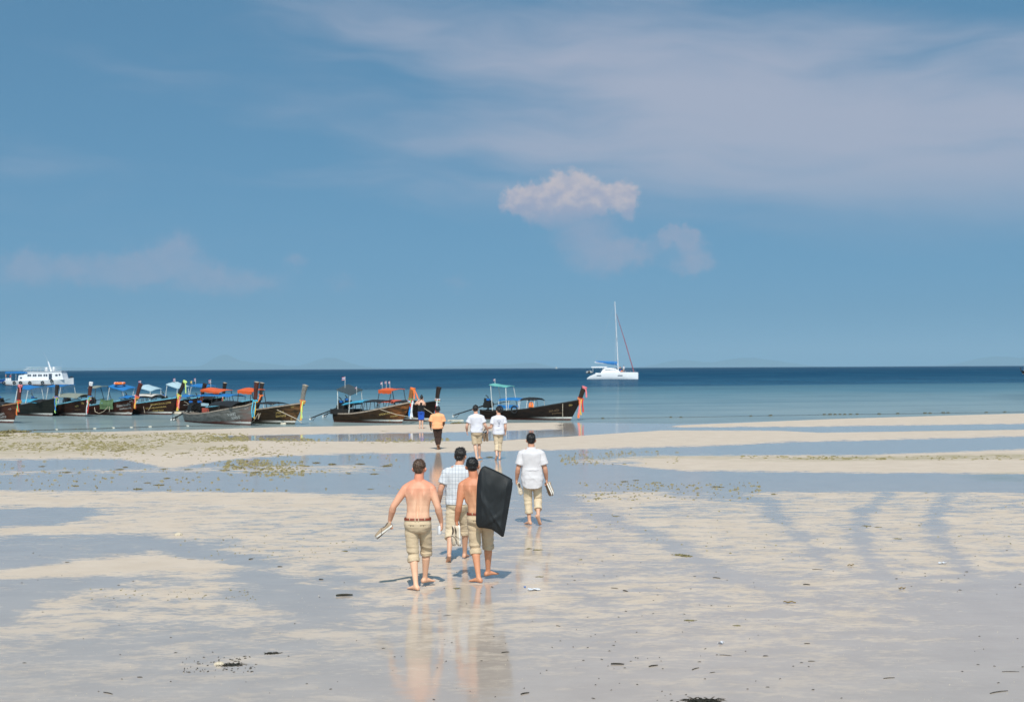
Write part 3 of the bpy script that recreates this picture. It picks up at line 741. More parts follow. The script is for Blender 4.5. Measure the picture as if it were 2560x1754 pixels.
        if pocket:
            for sg in (-1, 1):
                rx, ry, oy = s.torso_at(.90); cx, cy = s.sp(.90)
                for nm, z, dx, sx, sz, mt in (('pocket_welt', .905, .082, .105, .008, s.p['trouser_mat']), ('button', .893, .088, .012, .012, button_m)):
                    rx, ry, oy = s.torso_at(z); qx = min(.95, dx / rx); y_ = cy + oy - (ry + .024) * (1 - qx ** 2.4) ** (1 / 2.4)
                    MB().box((cx + sg * dx, y_, z), (sx * .8, .008, sz), Matrix.Rotation(sg * .36, 3, 'Z')).build(nm, mt, s.tr)
    def shirt(s, name, mat, hem, sleeve, ease=.024, hem_dip=.0, collar=True, seed=2.0, wr=.0125, sr=.074, sleeveless=False, taper=1.0):
        mb = MB(); rings = []; rows = np.linspace(hem, 1.40, 14)
        for z in rows:
            zz = max(z, .84); rx, ry, oy = s.torso_at(zz); e = ease * (1.25 if z < 1.1 else 1.0)
            if z < .84: rx, ry, oy = s.torso_at(.86)
            rx = max(rx, .165 * taper); ry = max(ry, .112)
            r_ = s.ring(z, rx + e, ry + e, oy)
            if hem_dip and z < hem + .12:
                for k, pnt in enumerate(r_):
                    q = 2 * math.pi * k / len(r_); w = abs(math.cos(q)) ** 3
                    pnt.z += hem_dip * w * (1 - (z - hem) / .12)
            rings.append(r_)
        for z, rx, ry in ((1.432, .172, .116), (1.465, .140, .104), (1.495, .100, .090), (1.512, .086, .082)):
            if not sleeveless: rings.append(s.ring(z, rx, ry, -.008))
        if sleeveless:
            rings = [s.ring(z, lerp_curve(s.TORSO, z)[0] * f + .010, lerp_curve(s.TORSO, z)[1] + .012, lerp_curve(s.TORSO, z)[2]) for z, f in [(zz, 1.0 if zz < 1.25 else max(.45, 1 - (zz - 1.25) * 2.6)) for zz in np.linspace(max(hem, .82), 1.42, 14)]]
        mb.loft(rings)
        if not sleeveless:
            for sd in ('L', 'R'):
                sg = -1 if sd == 'L' else 1
                sh, el, wr_ = s.arm_pts(sd); end = sh.lerp(el, sleeve)
                mb.tube([sh + Vector((-sg * .05, 0, .030)), sh + Vector((sg * .002, 0, .004)), sh.lerp(end, .5), end], [.072, .078, sr * 1.0, sr * 1.06], 18)
                mb.capsule([s.neck + Vector((sg * .03, 0, .022)), sh + Vector((-sg * .02, 0, .016))], [.064, .070], 14)
        me = fuse(mb, s.v * 1.1, 3, .5)
        def mask(a): return .4 + .8 * np.exp(-((a[:, 2] - hem - .18) / .16) ** 2) + .5 * (np.abs(a[:, 0]) > .17)
        wrinkle(me, wr * 1.2, (4.2, 3.0, 3.6), seed, 2, mask); wrinkle(me, wr * .3, (11, 8, 9), seed + 3, 2, mask); soften(me, 2)
        o = link(name, me, mat, s.root); s.top = o
        if collar:
            cb = MB(); N = 24; rg = []
            c0 = s.neck + Vector((0, .006, .034)); up = (s.hd - s.neck).normalized()
            for h, r_ in ((-.006, .104), (.020, .098), (.052, .088), (.056, .080), (.02, .086)):
                rg.append([c0 + Vector((0, 0, 0)) + up * h * (1.0 if math.sin(q) < .2 else .55) + Vector((math.cos(q) * r_, math.sin(q) * r_ * .96, 0)) for q in [2 * math.pi * j / N for j in range(N)]])
            cb.loft(rg, cap=False); cb.build('collar', mat, o)
        return o
    def grip_w(s, side):
        """world point inside the closed hand"""
        M_ = Matrix.Translation(s.root.location) @ Matrix.Rotation(s.root.rotation_euler.z, 4, 'Z') @ Matrix.Diagonal((*s.root.scale, 1))
        return M_ @ s.grip[side]
    def at(s, x, y, z):
        M_ = Matrix.Translation(s.root.location) @ Matrix.Rotation(s.root.rotation_euler.z, 4, 'Z') @ Matrix.Diagonal((*s.root.scale, 1))
        return M_ @ Vector((x, y, z))

sk_pale = skin('skin_sunburnt', (0.76, 0.455, 0.305), (0.66, 0.245, 0.150), 1.20, 1.44, .9, .35)
sk_tan = skin('skin_tanned', (0.66, 0.35, 0.205), (0.55, 0.195, 0.105), 1.18, 1.44, .85, .75, .45)
sk_fair = skin('skin_fair', (0.60, 0.34, 0.225), (0.56, 0.25, 0.160), 1.3, 1.6, .7, .6)
sk_fair2 = skin('skin_fair_pink', (0.66, 0.40, 0.29), (0.62, 0.30, 0.21), 1.3, 1.6, .6, .4)
sk_dark = skin('skin_brown', (0.20, 0.095, 0.050), (0.12, 0.055, 0.030), 1.0, 1.5, .8, .5)
h_brown = hair_mat('hair_brown', (0.075, 0.042, 0.026)); h_dark = hair_mat('hair_dark', (0.018, 0.014, 0.013)); h_black = hair_mat('hair_black', (0.010, 0.009, 0.009))

def ground(u, v): q = gp(u, v); return Vector((q.x, q.y, 0.0))

# A: bare back, sunburnt shoulders, belt, rolled khakis
A = Person(dict(loc=ground(1047, 1472), H=1.77, skin=sk_pale, hair=h_brown, trouser_mat=khaki, label='bare backed man with sunburnt shoulders, rolled khakis and brown belt, carrying shoes and a can',
    spine=[(.7, -.012, .0), (1.0, -.010, 0), (1.2, 0, .0), (1.4, .004, -.004), (1.6, .010, .01)], head=(.014, .025, 1.655), hyaw=-.12,
    arms=dict(L=dict(elbow=(-.345, -.03, 1.145), wrist=(-.402, .075, .945), hdir=(-.10, .12, -.99), palm=(1, .2, .1), curl=.95),
              R=dict(elbow=(.268, -.03, 1.135), wrist=(.312, .085, .915), hdir=(.10, .10, -.99), palm=(-1, .2, .1), curl=.8)),
    legs=dict(L=dict(knee=(-.080, .02, .49), ankle=(-.030, -.12, .066), toe=(-.62, .70)), R=dict(knee=(.098, .17, .52), ankle=(.070, .26, .110), toe=(.70, .66, .0)))))
A.trousers(khaki, .975, dict(L=.385, R=.455), .98, seed=1.3); A.waist(.995)

# B: plaid shirt, half hidden
B = Person(dict(loc=ground(1147, 1400), H=1.76, skin=sk_fair, hair=h_dark, hair_style='full', hair_rough=.007, trouser_mat=khaki2, label='man in white and navy plaid shirt, half hidden by a bare backed man',
    spine=[(.7, .0, .0), (1.0, 0, 0), (1.2, -.005, .0), (1.4, -.004, .0), (1.6, .02, .01)], head=(.034, .035, 1.650), hyaw=-.25,
    arms=dict(L=dict(elbow=(-.285, -.05, 1.13), wrist=(-.315, .07, .925), hdir=(.02, .22, -.97), curl=.5),
              R=dict(elbow=(.255, .05, 1.12), wrist=(.27, .20, .93), curl=.5)),
    legs=dict(L=dict(knee=(-.125, .0, .49), ankle=(-.145, -.27, .115), toe=(-.15, .80, -.62)), R=dict(knee=(.10, .17, .51), ankle=(.085, .27, .066), toe=(.25, .95)))))
B.trousers(khaki2, .98, dict(L=.36, R=.40), 1.08, seed=2.2)
B.shirt('plaid_shirt', plaid, .90, .62, seed=3.0)

# C: bare back, tanned, carrying the black cover
Cc = Person(dict(loc=ground(1203, 1453), H=1.75, skin=sk_tan, hair=h_black, trouser_mat=khaki, girth=1.03, label='tanned bare backed man in rolled khakis carrying a big black board bag',
    spine=[(.7, .005, .0), (1.0, -.015, 0), (1.2, -.048, .0), (1.4, -.082, .0), (1.6, -.105, .02)], head=(-.118, .035, 1.655), hyaw=.05, hroll=-.06,
    arms=dict(L=dict(elbow=(-.305, -.04, 1.10), wrist=(-.345, .05, .875), hdir=(.04, .10, -.99), palm=(1, .2, 0), curl=1.0),
              R=dict(elbow=(.20, .03, 1.12), wrist=(.225, .02, .90), hdir=(.02, .0, -1), palm=(.1, -1, 0), thumb=(-1, 0, 0), curl=.5)),
    legs=dict(L=dict(knee=(-.085, .03, .49), ankle=(-.032, -.12, .066), toe=(-.72, .62)), R=dict(knee=(.098, .16, .52), ankle=(.092, .25, .105), toe=(.80, .52, .05)))))
Cc.trousers(khaki, .985, dict(L=.40, R=.455), .97, seed=5.1, cuff_h=.06); Cc.waist(1.005)

# D: white shirt, on the right
Dd = Person(dict(loc=ground(1331, 1311), H=1.75, skin=sk_fair, hair=h_black, hair_style='full', hair_rough=.006, trouser_mat=khaki2, label='man alone on the right in loose white short sleeved shirt, shoes in both hands',
    spine=[(.7, .005, .0), (1.0, 0, 0), (1.2, -.006, .0), (1.4, -.012, .0), (1.6, -.016, .01)], head=(-.018, .03, 1.65),
    arms=dict(L=dict(elbow=(-.278, -.03, 1.10), wrist=(-.305, .09, .885), hdir=(-.08, .1, -.99), curl=1.0),
              R=dict(elbow=(.255, -.03, 1.10), wrist=(.285, .08, .885), hdir=(.10, .1, -.99), curl=1.0)),
    legs=dict(L=dict(knee=(-.085, .05, .49), ankle=(-.055, -.02, .066), toe=(-.5, .85)), R=dict(knee=(.112, .06, .50), ankle=(.112, -.22, .185), toe=(.40, .45, -.80)))))
Dd.trousers(khaki2, .98, dict(L=.225, R=.315), 1.0, seed=6.4, legr=(.104, .092, .076, .072))
Dd.shirt('white_shirt', white_linen, .715, .72, ease=.030, hem_dip=.075, seed=7.0, sr=.084)
rx, ry, oy = Dd.torso_at(1.09); fl = []
for i in range(13):
    q = -1 + 2 * i / 12; x_ = q * .150; yb = oy - (ry + .052) * max(0.05, (1 - (abs(q) * .80) ** 2.4)) ** (1 / 2.4); fl.append([Vector((x_ - .004, yb + .012, 1.125)), Vector((x_ - .004, yb - .004, 1.095)), Vector((x_ - .004, yb - .008, 1.080 + .004 * math.sin(i * 1.3)))])
MB().sheet(fl, .006, Vector((0, -1, 0))).build('back_vent_flap', white_linen, Dd.top)

# E, F: two white tees further on
E = Person(dict(loc=ground(1192, 1149), H=1.79, voxel=.008, skin=sk_fair2, hair=h_dark, hair_style='full', trouser_mat=khaki, label='left man of the pair in white T-shirts, khakis rolled to the knee',
    spine=[(.7, .005, .0), (1.0, 0, 0), (1.2, .0, .0), (1.4, -.012, .0), (1.6, -.03, .01)], head=(-.036, .03, 1.65),
    arms=dict(L=dict(elbow=(-.325, -.03, 1.12), wrist=(-.325, .08, .94), hdir=(.05, .2, -.97), curl=.6),
              R=dict(elbow=(.285, -.02, 1.13), wrist=(.36, .12, .965), hdir=(.10, .2, -.97), curl=1.0)),
    legs=dict(L=dict(knee=(-.06, .05, .49), ankle=(.0, -.10, .066), toe=(-.3, .95)), R=dict(knee=(.075, .12, .51), ankle=(.085, .22, .08), toe=(.5, .85)))))
E.trousers(khaki, .98, dict(L=.535, R=.55), 1.06, seed=8.2)
E.shirt('white_tee', white_jersey, .905, .62, collar=False, seed=8.0, ease=.028, sr=.082)

Fp = Person(dict(loc=ground(1246, 1148), H=1.73, voxel=.008, skin=sk_fair2, hair=h_dark, hair_style='full', trouser_mat=khaki2, label='right man of the pair in white T-shirts, dark print on his back, long khaki trousers',
    spine=[(.7, .0, .0), (1.0, .005, 0), (1.2, .012, .0), (1.4, .018, .0), (1.6, .014, .01)], head=(.012, .035, 1.65), hyaw=.5,
    arms=dict(L=dict(elbow=(-.245, -.02, 1.10), wrist=(-.385, .13, 1.06), hdir=(-.85, .45, -.25), palm=(.2, .3, -1), thumb=(0, 0, 1), curl=.9),
              R=dict(elbow=(.245, -.03, 1.12), wrist=(.245, .07, .925), hdir=(.0, .2, -.97), curl=.9)),
    legs=dict(L=dict(knee=(-.055, .0, .50), ankle=(-.060, -.24, .15), toe=(-.3, .65, -.7)), R=dict(knee=(.05, .08, .50), ankle=(.040, .06, .066), toe=(.15, 1.0)))))
Fp.trousers(khaki2, .975, dict(L=.30, R=.29), .96, seed=9.3)
Fp.shirt('white_tee', white_jersey, .855, .60, collar=False, seed=11.0, ease=.024, sr=.080)
# faded print on the back: an arc of letters, an emblem and two lines
print_m = simple('tee_print', (0.16, 0.17, 0.28), 0.9, 0.1, var=0.3, scale=60)
pm = MB()
def back_y(pers, x_, z): rx, ry, oy = pers.torso_at(z); cx, cy = pers.sp(z); q = min(.95, abs(x_ - cx) / (rx + .026)); return cy + oy - (ry + .034) * (1 - q ** 2.4) ** (1 / 2.4)
for i in range(11):
    t = math.pi * (i + .5) / 11; x_ = .030 + .062 * math.cos(t); z_ = 1.285 + .062 * math.sin(t)
    pm.box((x_, back_y(Fp, x_, z_), z_), (.008, .006, .011), Matrix.Rotation(math.pi / 2 - t, 3, 'Y'))
for k in range(9):
    x_ = .030 + .018 * math.sin(k * 2.1); z_ = 1.205 + .011 * k; pm.box((x_, back_y(Fp, x_, z_), z_), (.026 - .002 * (k % 4), .006, .006))
for r2, n2 in ((1.155, 7), (1.135, 8)):
    for i in range(n2):
        x_ = .030 + (i - n2 / 2) * .011; pm.box((x_, back_y(Fp, x_, r2), r2), (.007, .006, .011))
tag(pm.build('back_print', print_m, Fp.top, False), kind='stuff')

# Gg: orange tee, dark trousers
Gg = Person(dict(loc=ground(1094, 1123.5), H=1.61, voxel=.008, girth=1.08, skin=sk_dark, hair=h_black, hair_style='full', trouser_mat=brown_twill, label='person in loose orange T-shirt and dark brown trousers walking towards the boats',
    spine=[(.7, .0, .0), (1.0, .0, 0), (1.2, .0, .0), (1.4, .0, .0), (1.6, .005, .01)], head=(.012, .03, 1.645),
    arms=dict(L=dict(elbow=(-.275, -.03, 1.11), wrist=(-.265, .08, .92), hdir=(.0, .2, -.97), curl=.8),
              R=dict(elbow=(.245, .02, 1.10), wrist=(.215, .20, .98), hdir=(-.2, .9, -.3), curl=.8)),
    legs=dict(L=dict(knee=(-.045, .03, .49), ankle=(.012, -.08, .066), toe=(-.1, 1.0)), R=dict(knee=(.075, .03, .50), ankle=(.055, -.10, .17), toe=(.2, .6, -.75)))))
Gg.trousers(brown_twill, .98, dict(L=.20, R=.22), 1.03, cuff=False, seed=12.0, legr=(.104, .092, .070, .052))
Gg.shirt('orange_tee', orange_jersey, .865, .80, collar=False, seed=13.0, ease=.034, sr=.095)

# Hh: black tank top, blue shorts, taking a picture
Hh = Person(dict(loc=ground(1053, 1071.5), H=1.66, voxel=.008, girth=.92, skin=sk_fair2, hair=h_black, hair_style='bun', trouser_mat=blue_jersey, label='woman in black tank top and blue shorts photographing the boats, hair in a bun',
    spine=[(.7, .0, .0), (1.0, .0, 0), (1.2, .0, .0), (1.4, .012, .0), (1.6, .03, .01)], head=(.032, .03, 1.65),
    arms=dict(L=dict(elbow=(-.345, .10, 1.33), wrist=(-.165, .20, 1.53), hdir=(.75, .25, .6), palm=(.4, 1, .1), curl=.9),
              R=dict(elbow=(.225, .22, 1.28), wrist=(.09, .27, 1.55), hdir=(-.8, .2, .5), palm=(-.3, 1, .1), curl=.9)),
    legs=dict(L=dict(knee=(-.075, .01, .49), ankle=(-.075, -.03, .066), toe=(-.35, .95)), R=dict(knee=(.075, .01, .49), ankle=(.075, .0, .066), toe=(.35, .95)))))
Hh.trousers(blue_jersey, .965, dict(L=.50, R=.50), 1.06, cuff=False, seed=14.0, flare=1.12)
Hh.shirt('tank_top', black_jersey, .84, .5, collar=False, seed=15.0, sleeveless=True)
# ------------------------------------------------------------------ things the walkers carry
sole_white = simple('sole_rubber_white', (0.72, 0.70, 0.66), 0.6, 0.3, var=0.06)
tread = simple('sole_tread_brown', (0.17, 0.115, 0.075), 0.8, 0.2, var=0.2, scale=40)
canvas_tan = simple('canvas_tan', (0.36, 0.27, 0.19), 0.85, 0.15, var=0.12, scale=40, bump=.3, bscale=300)
canvas_cream = simple('canvas_cream', (0.62, 0.53, 0.42), 0.85, 0.15, var=0.1, scale=40, bump=.3, bscale=300)
lace_m = simple('lace_dark', (0.045, 0.025, 0.018), 0.8)
lining = simple('shoe_lining', (0.10, 0.075, 0.06), 0.9)
def shoe_outline(t):        # t 0 heel .. 1 toe -> half width
    return lerp_curve([(0, .012), (.03, .024), (.12, .034), (.35, .033), (.55, .038), (.75, .046), (.9, .040), (.97, .024), (1, .008)], t)[0]
def make_shoe(label, heel, toe_dir, up_dir, upper=canvas_tan, L=.285):
    x_ = Vector(toe_dir).normalized(); z_ = Vector(up_dir); z_ = (z_ - x_ * z_.dot(x_)).normalized(); y_ = z_.cross(x_)
    root = empty('shoe', heel); M_ = Matrix((x_, y_, z_)).transposed().to_4x4(); M_.translation = Vector(heel); root.matrix_world = M_
    tag(root, label, 'shoe', 'shoes carried by the walkers')
    ts = np.linspace(0, 1, 19)
    def ring_row(z0, z1, f=1.0, lift=0.0):
        return [[Vector((t * L, sg * shoe_outline(t) * f, z)) for sg, z in ((-1, z0), (1, z0), (1, z1), (-1, z1))] for t in ts]
    MB().loft(ring_row(.006, .028, 1.04)).build('sole', sole_white, root)
    MB().loft(ring_row(.0, .0055, .96)).build('outsole', tread, root)
    ub = MB(); rg = []
    for t in ts:
        w = shoe_outline(t) * .98; h = lerp_curve([(0, .075), (.1, .078), (.3, .062), (.45, .066), (.6, .072), (.8, .058), (.95, .045), (1, .032)], t)[0]
        rg.append([Vector((t * L, w * math.cos(q), .0285 + (h - .028) * max(0, math.sin(q)) ** .7)) for q in [math.pi * j / 12 for j in range(13)]] + [Vector((t * L, 0, .0285))])
    up = ub.loft(rg).build('upper', upper, root)
    op = MB(); rg = []
    for t in np.linspace(.06, .46, 9):
        w = shoe_outline(t) * .70 * (1 - .5 * (abs(t - .26) / .2) ** 4); h = lerp_curve([(0, .075), (.1, .078), (.3, .062), (.45, .066), (.6, .072)], t)[0]
        rg.append([Vector((t * L, w * math.cos(q), h - .0135 + .0165 * max(.0, math.sin(q)) ** .6)) for q in [math.pi * j / 8 for j in range(9)]])
    op.loft(rg).build('opening', lining, up)
    lc = MB()
    for k in range(4):
        t = .50 + .065 * k; w = shoe_outline(t) * .5; lc.capsule([(t * L, -w, .060), (t * L + .006, 0, .074 - .004 * k), (t * L, w, .060)], .0034, 6)
    lc.capsule([(.5 * L, .01, .074), (.52 * L, .045, .060), (.60 * L, .062, .030), (.66 * L, .060, -.004)], .003, 6)
    tag(lc.build('laces', lace_m, up), kind='stuff'); return root
gA = A.grip_w('L'); gC = Cc.grip_w('L'); gDL = Dd.grip_w('L'); gDR = Dd.grip_w('R'); gE = E.grip_w('R')
def hang(pt, d_, back=.02): return Vector(pt) - Vector(d_).normalized() * back
make_shoe('tan canvas shoe with white sole in the sunburnt man\'s hand, nearer of the two', hang(gA + Vector((.0, -.03, -.005)), (-.80, .02, -.58)), (-.80, .02, -.58), (-.56, -.12, .80))
make_shoe('tan canvas shoe with white sole in the sunburnt man\'s hand, farther of the two', hang(gA + Vector((-.01, .045, -.01)), (-.74, .08, -.66)), (-.74, .08, -.66), (-.60, .1, .70))
make_shoe('pale shoe with thick white sole hanging beside the tanned man\'s left leg', hang(gC + Vector((.015, -.02, -.0)), (.02, .05, -1)), (.02, .05, -1), (-.95, -.25, 0), canvas_cream, .30)
make_shoe('second pale shoe of the tanned man\'s pair, behind the first', hang(gC + Vector((-.03, .05, -.01)), (-.12, .08, -1)), (-.12, .08, -1), (-.80, -.5, 0), canvas_cream, .30)
make_shoe('cream canvas shoe in the left hand of the man in the loose white shirt', hang(gDL + Vector((.0, -.01, .0)), (.25, -.15, -.9)), (.25, -.15, -.9), (.3, -.95, .0), canvas_cream, .25)
make_shoe('dark soled shoe in the right hand of the loose shirted man, nearer of two', hang(gDR + Vector((.0, -.02, -.0)), (.36, -.02, -.93)), (.36, -.02, -.93), (.75, .62, .2), canvas_tan, .28)
make_shoe('dark soled shoe in the right hand of the loose shirted man, farther of two', hang(gDR + Vector((.04, .045, -.0)), (.34, .02, -.93)), (.34, .02, -.93), (.75, .62, .2), canvas_tan, .28)
make_shoe('brown soled white shoe held by the man with khakis rolled to the knee, left one', hang(gE + Vector((-.095, -.01, -.02)), (.04, .03, -1)), (.04, .03, -1), (-.1, 1, .05), canvas_cream, .29)
make_shoe('brown soled white shoe held by the man with khakis rolled to the knee, right one', hang(gE + Vector((.0, -.01, -.02)), (.02, .03, -1)), (.02, .03, -1), (.25, 1, .05), canvas_cream, .29)

# drink can
can_m = simple('can_paint_white', (0.70, 0.71, 0.76), 0.35, 0.5, metal=0.2, var=0.05); alu = simple('can_aluminium', (0.55, 0.56, 0.58), 0.3, 0.5, metal=0.9)
gR = A.grip_w('R'); can = empty('drink_can', gR + Vector((-.008, -.012, -.085))); can.rotation_euler = (R(-4), R(4), 0)
tag(can, 'small white drink can in the right hand of the sunburnt man', 'can')
def lathe(prof, n=20): 
    mb = MB(); mb.loft([[Vector((r_ * math.cos(q), r_ * math.sin(q), z)) for q in [2 * math.pi * j / n for j in range(n)]] for r_, z in prof]); return mb
lathe([(.024, .001), (.0275, .006), (.032, .013), (.032, .104), (.027, .116), (.0262, .121)]).build('can_body', can_m, can)
lathe([(.0255, .1215), (.0262, .1225), (.0262, .1235), (.022, .1240)]).build('can_lid', alu, can)
MB().box((.006, 0, .1252), (.020, .012, .0016)).build('ring_pull', alu, can)

# black board bag on the tanned man's right side
m, nt, b, g = mat_new('black_nylon'); p = g.obj()
n1 = g.noise(p, 3.0, 4, 0.6); nt.links.new(g.mix(g.rng(n1, .3, .7), (0.010, 0.012, 0.014, 1), (0.018, 0.021, 0.024, 1)), b.inputs['Base Color'])
b.inputs['Roughness'].default_value = 0.58; b.inputs['Specular IOR Level'].default_value = 0.28; nt.links.new(g.bump(g.noise(g.comb(g.mul(g.sep(p)[0], 9.0), g.sep(p)[1], g.mul(g.sep(p)[2], 4.0)), 1.0, 4, 0.5), 0.3, 0.02), b.inputs['Normal']); nylon = m
bag = empty('board_bag', Cc.at(0, -.24, 0)); tag(bag, 'big slack black nylon board bag held upright against the tanned man', 'bag')
outl = [(.060, 1.665), (.15, 1.628), (.30, 1.558), (.405, 1.502), (.445, 1.474), (.458, 1.42), (.450, 1.345), (.425, 1.20), (.385, .97), (.345, .75), (.328, .672), (.300, .668), (.235, .720), (.150, .776), (.060, .790), (-.022, .796), (-.052, .826), (-.066, .874), (-.064, 1.00), (-.058, 1.20), (-.048, 1.40), (-.030, 1.54), (.0, 1.615), (.030, 1.655)]
oc = Vector((.195, 0, 1.16)); K = 15; bm_ = MB(); N = len(outl) * 3
op_ = []
for i in range(len(outl)):
    a_, b_ = Vector((outl[i][0], 0, outl[i][1])), Vector((outl[(i + 1) % len(outl)][0], 0, outl[(i + 1) % len(outl)][1]))
    op_ += [a_, a_.lerp(b_, 1 / 3), a_.lerp(b_, 2 / 3)]
rings = []
def bag_y(x_, z_, r_, side):
    th = .062 * (1 - r_ ** 3.5)
    fold = .016 * math.exp(-((x_ + .62 * (z_ - 1.0) - .16) / .022) ** 2) + .013 * math.exp(-((x_ + .45 * (z_ - 1.12) - .05) / .018) ** 2) + .010 * math.exp(-((x_ - .02) / .013) ** 2) + .010 * math.exp(-((x_ - .33 - .15 * (z_ - 1.1)) / .02) ** 2) + .012 * math.exp(-((z_ - .86 - .7 * (x_ - .1)) / .02) ** 2)
    n_ = .012 * mnoise.fractal(Vector((x_ * 6, z_ * 4, side * 5.0)), 1.0, 2.0, 3)
    return side * (th + .010) + (side * -1) * 0 + (fold * -1 if side < 0 else fold) * (1 - r_ ** 6) * 1.7 + n_ * (1 - r_ ** 4)
def dome(side):
    rr = []
    for k in range(K + 1):
        r_ = .02 + .98 * k / K
        rr.append([Vector((oc.x + (q.x - oc.x) * r_, bag_y(oc.x + (q.x - oc.x) * r_, oc.z + (q.z - oc.z) * r_, r_, side), oc.z + (q.z - oc.z) * r_)) for q in op_])
    return rr
fr = dome(-1); bk = dome(1)
bm_.loft(fr + bk[::-1]); bm_.build('cover', nylon, bag, True, 75)
MB().box((.318, -.014, .700), (.022, .003, .030), Matrix.Rotation(.35, 3, 'Y')).build('care_label', sole_white, bag, False)
zp = MB(); zp.tube([(q.x * 1.0 + (q.x - oc.x) * .006, .0, q.z + (q.z - oc.z) * .006) for q in op_[0:14]], .006, 6); zp.build('zip_seam', nylon, bag)

# the woman's camera and the dark bag
cmb = Hh.at(-.055, .245, 1.60); cam_o = empty('camera_compact', cmb); tag(cam_o, 'small black camera held to the eye by the woman in blue shorts', 'camera')
blk = simple('black_plastic', (0.012, 0.012, 0.013), 0.45, 0.4)
MB().box((0, 0, 0), (.12, .045, .075)).build('camera_body', blk, cam_o); lathe([(.026, 0), (.028, .01), (.027, .05), (.022, .055)]).build('lens', blk, cam_o).rotation_euler = (R(-90), 0, 0)
gF = Fp.grip_w('L'); sb = empty('shoulder_bag', gF + Vector((-.02, -.0, -.30))); tag(sb, 'small black bag dangling from the left hand of the man with the back print', 'bag')
bb = MB(); bb.loft([[Vector((rx * math.copysign(abs(math.cos(q)) ** .6, math.cos(q)), ry * math.copysign(abs(math.sin(q)) ** .6, math.sin(q)), z)) for q in [2 * math.pi * j / 20 for j in range(20)]] for z, rx, ry in ((0, .05, .02), (.01, .075, .035), (.08, .085, .040), (.15, .078, .034), (.19, .060, .022), (.20, .04, .012))]); bb.build('pouch', black_jersey, sb)
MB().tube([(-.05, 0, .185), (-.03, 0, .25), (.015, 0, .31), (.05, 0, .25), (.055, 0, .185)], .010, 8, .4).build('strap', black_jersey, sb)
# ------------------------------------------------------------------ long-tail boats
def hull_mat(name, col, col2, band=None, bow_white=(0.62, 0.60, 0.56), low=(0.10, 0.028, 0.020), weather=0.4, bow_rust=None):
    m, nt, b, g = mat_new(name); p = g.obj(); x, y, z = g.sep(p); w = g.attr('strake').outputs['Fac']
    n1 = g.noise(g.comb(g.mul(x, 1.2), g.mul(y, 1.2), g.mul(z, 6.0)), 1.6, 6, 0.65); n2 = g.noise(p, 14.0, 5, 0.65)
    c = g.mix(g.rng(n1, .35, .7), col + (1,), col2 + (1,))
    if band: 
        f = g.mul(g.rng(g.math('ABSOLUTE', g.sub(g.add(w, g.mul(g.sub(n1, .5), .06)), .62)), .075, .05), g.rng(n2, .35, .5)); c = g.mix(f, c, band + (1,))
    if bow_rust:
        f = g.mul(g.rng(x, -1.0, .2), g.rng(n1, .40, .62)); c = g.mix(f, c, bow_rust + (1,))
    # strake seams
    sm = g.math('FRACT', g.mul(w, 7.0)); seam = g.rng(g.math('ABSOLUTE', g.sub(sm, .5)), .44, .495)
    c = g.mix(g.mul(seam, .55), c, tuple(q * .3 for q in col) + (1,))
    # worn pale band above the boot top, strongest at the bow
    zb = g.add(z, g.mul(g.sub(n2, .5), .03))
    wb = g.mul(g.rng(g.math('ABSOLUTE', g.sub(zb, .145)), .062, .045), g.mul(g.rng(x, -2.6, -.5), g.rng(n2, .30, .45)))
    c = g.mix(g.mul(wb, .9), c, bow_white + (1,))
    lo = g.mul(g.rng(zb, .10, .07), .75); c = g.mix(lo, c, low + (1,))
    c = g.mix(g.mul(g.rng(n2, .52, .75), weather * .5), c, (0.20, 0.18, 0.155, 1))
    nt.links.new(c, b.inputs['Base Color']); b.inputs['Roughness'].default_value = 0.65; b.inputs['Specular IOR Level'].default_value = 0.12
    nt.links.new(g.bump(g.add(n2, g.mul(seam, -1.5)), 0.35, 0.02), b.inputs['Normal']); return m
H_brown = hull_mat('hull_brown', (0.0363, 0.0149, 0.0088), (0.0132, 0.0072, 0.0055), weather=.12)
H_red = hull_mat('hull_red_brown', (0.0484, 0.0154, 0.0094), (0.0176, 0.0083, 0.0060), weather=.12, bow_rust=(0.10, 0.035, 0.018))
H_dark = hull_mat('hull_dark', (0.0187, 0.0110, 0.0077), (0.0077, 0.0060, 0.0050), weather=.10)
H_olive = hull_mat('hull_olive', (0.0341, 0.0220, 0.0116), (0.0143, 0.0099, 0.0066), weather=.25, bow_rust=(0.17, 0.085, 0.035), low=(0.045, 0.06, 0.045))
H_amber = hull_mat('hull_amber', (0.0385, 0.0209, 0.0099), (0.0154, 0.0094, 0.0055), weather=.2, bow_rust=(0.24, 0.085, 0.025))
H_grey = hull_mat('hull_grey', (0.17, 0.165, 0.15), (0.075, 0.070, 0.062), band=(0.12, 0.035, 0.025), weather=.6, bow_rust=(0.22, 0.13, 0.11))
H_green = hull_mat('hull_green_black', (0.0165, 0.0187, 0.0143), (0.0077, 0.0088, 0.0072), weather=.25)
G_blue = simple('gunwale_blue', (0.14, 0.37, 0.48), 0.5, 0.3, var=.15); G_wood = simple('gunwale_wood', (0.30, 0.24, 0.19), 0.8, 0.2, var=.25); G_tan = simple('gunwale_tan', (0.26, 0.14, 0.075), 0.7, 0.2, var=.25)
G_dark = simple('gunwale_dark', (0.022, 0.018, 0.015), 0.6, 0.3)
P_red = simple('prow_red_wood', (0.085, 0.020, 0.012), 0.5, 0.3, var=.3, scale=9, bump=.4, bscale=30); P_dark = simple('prow_dark_wood', (0.030, 0.018, 0.013), 0.55, 0.3, var=.3, scale=9, bump=.4, bscale=30)
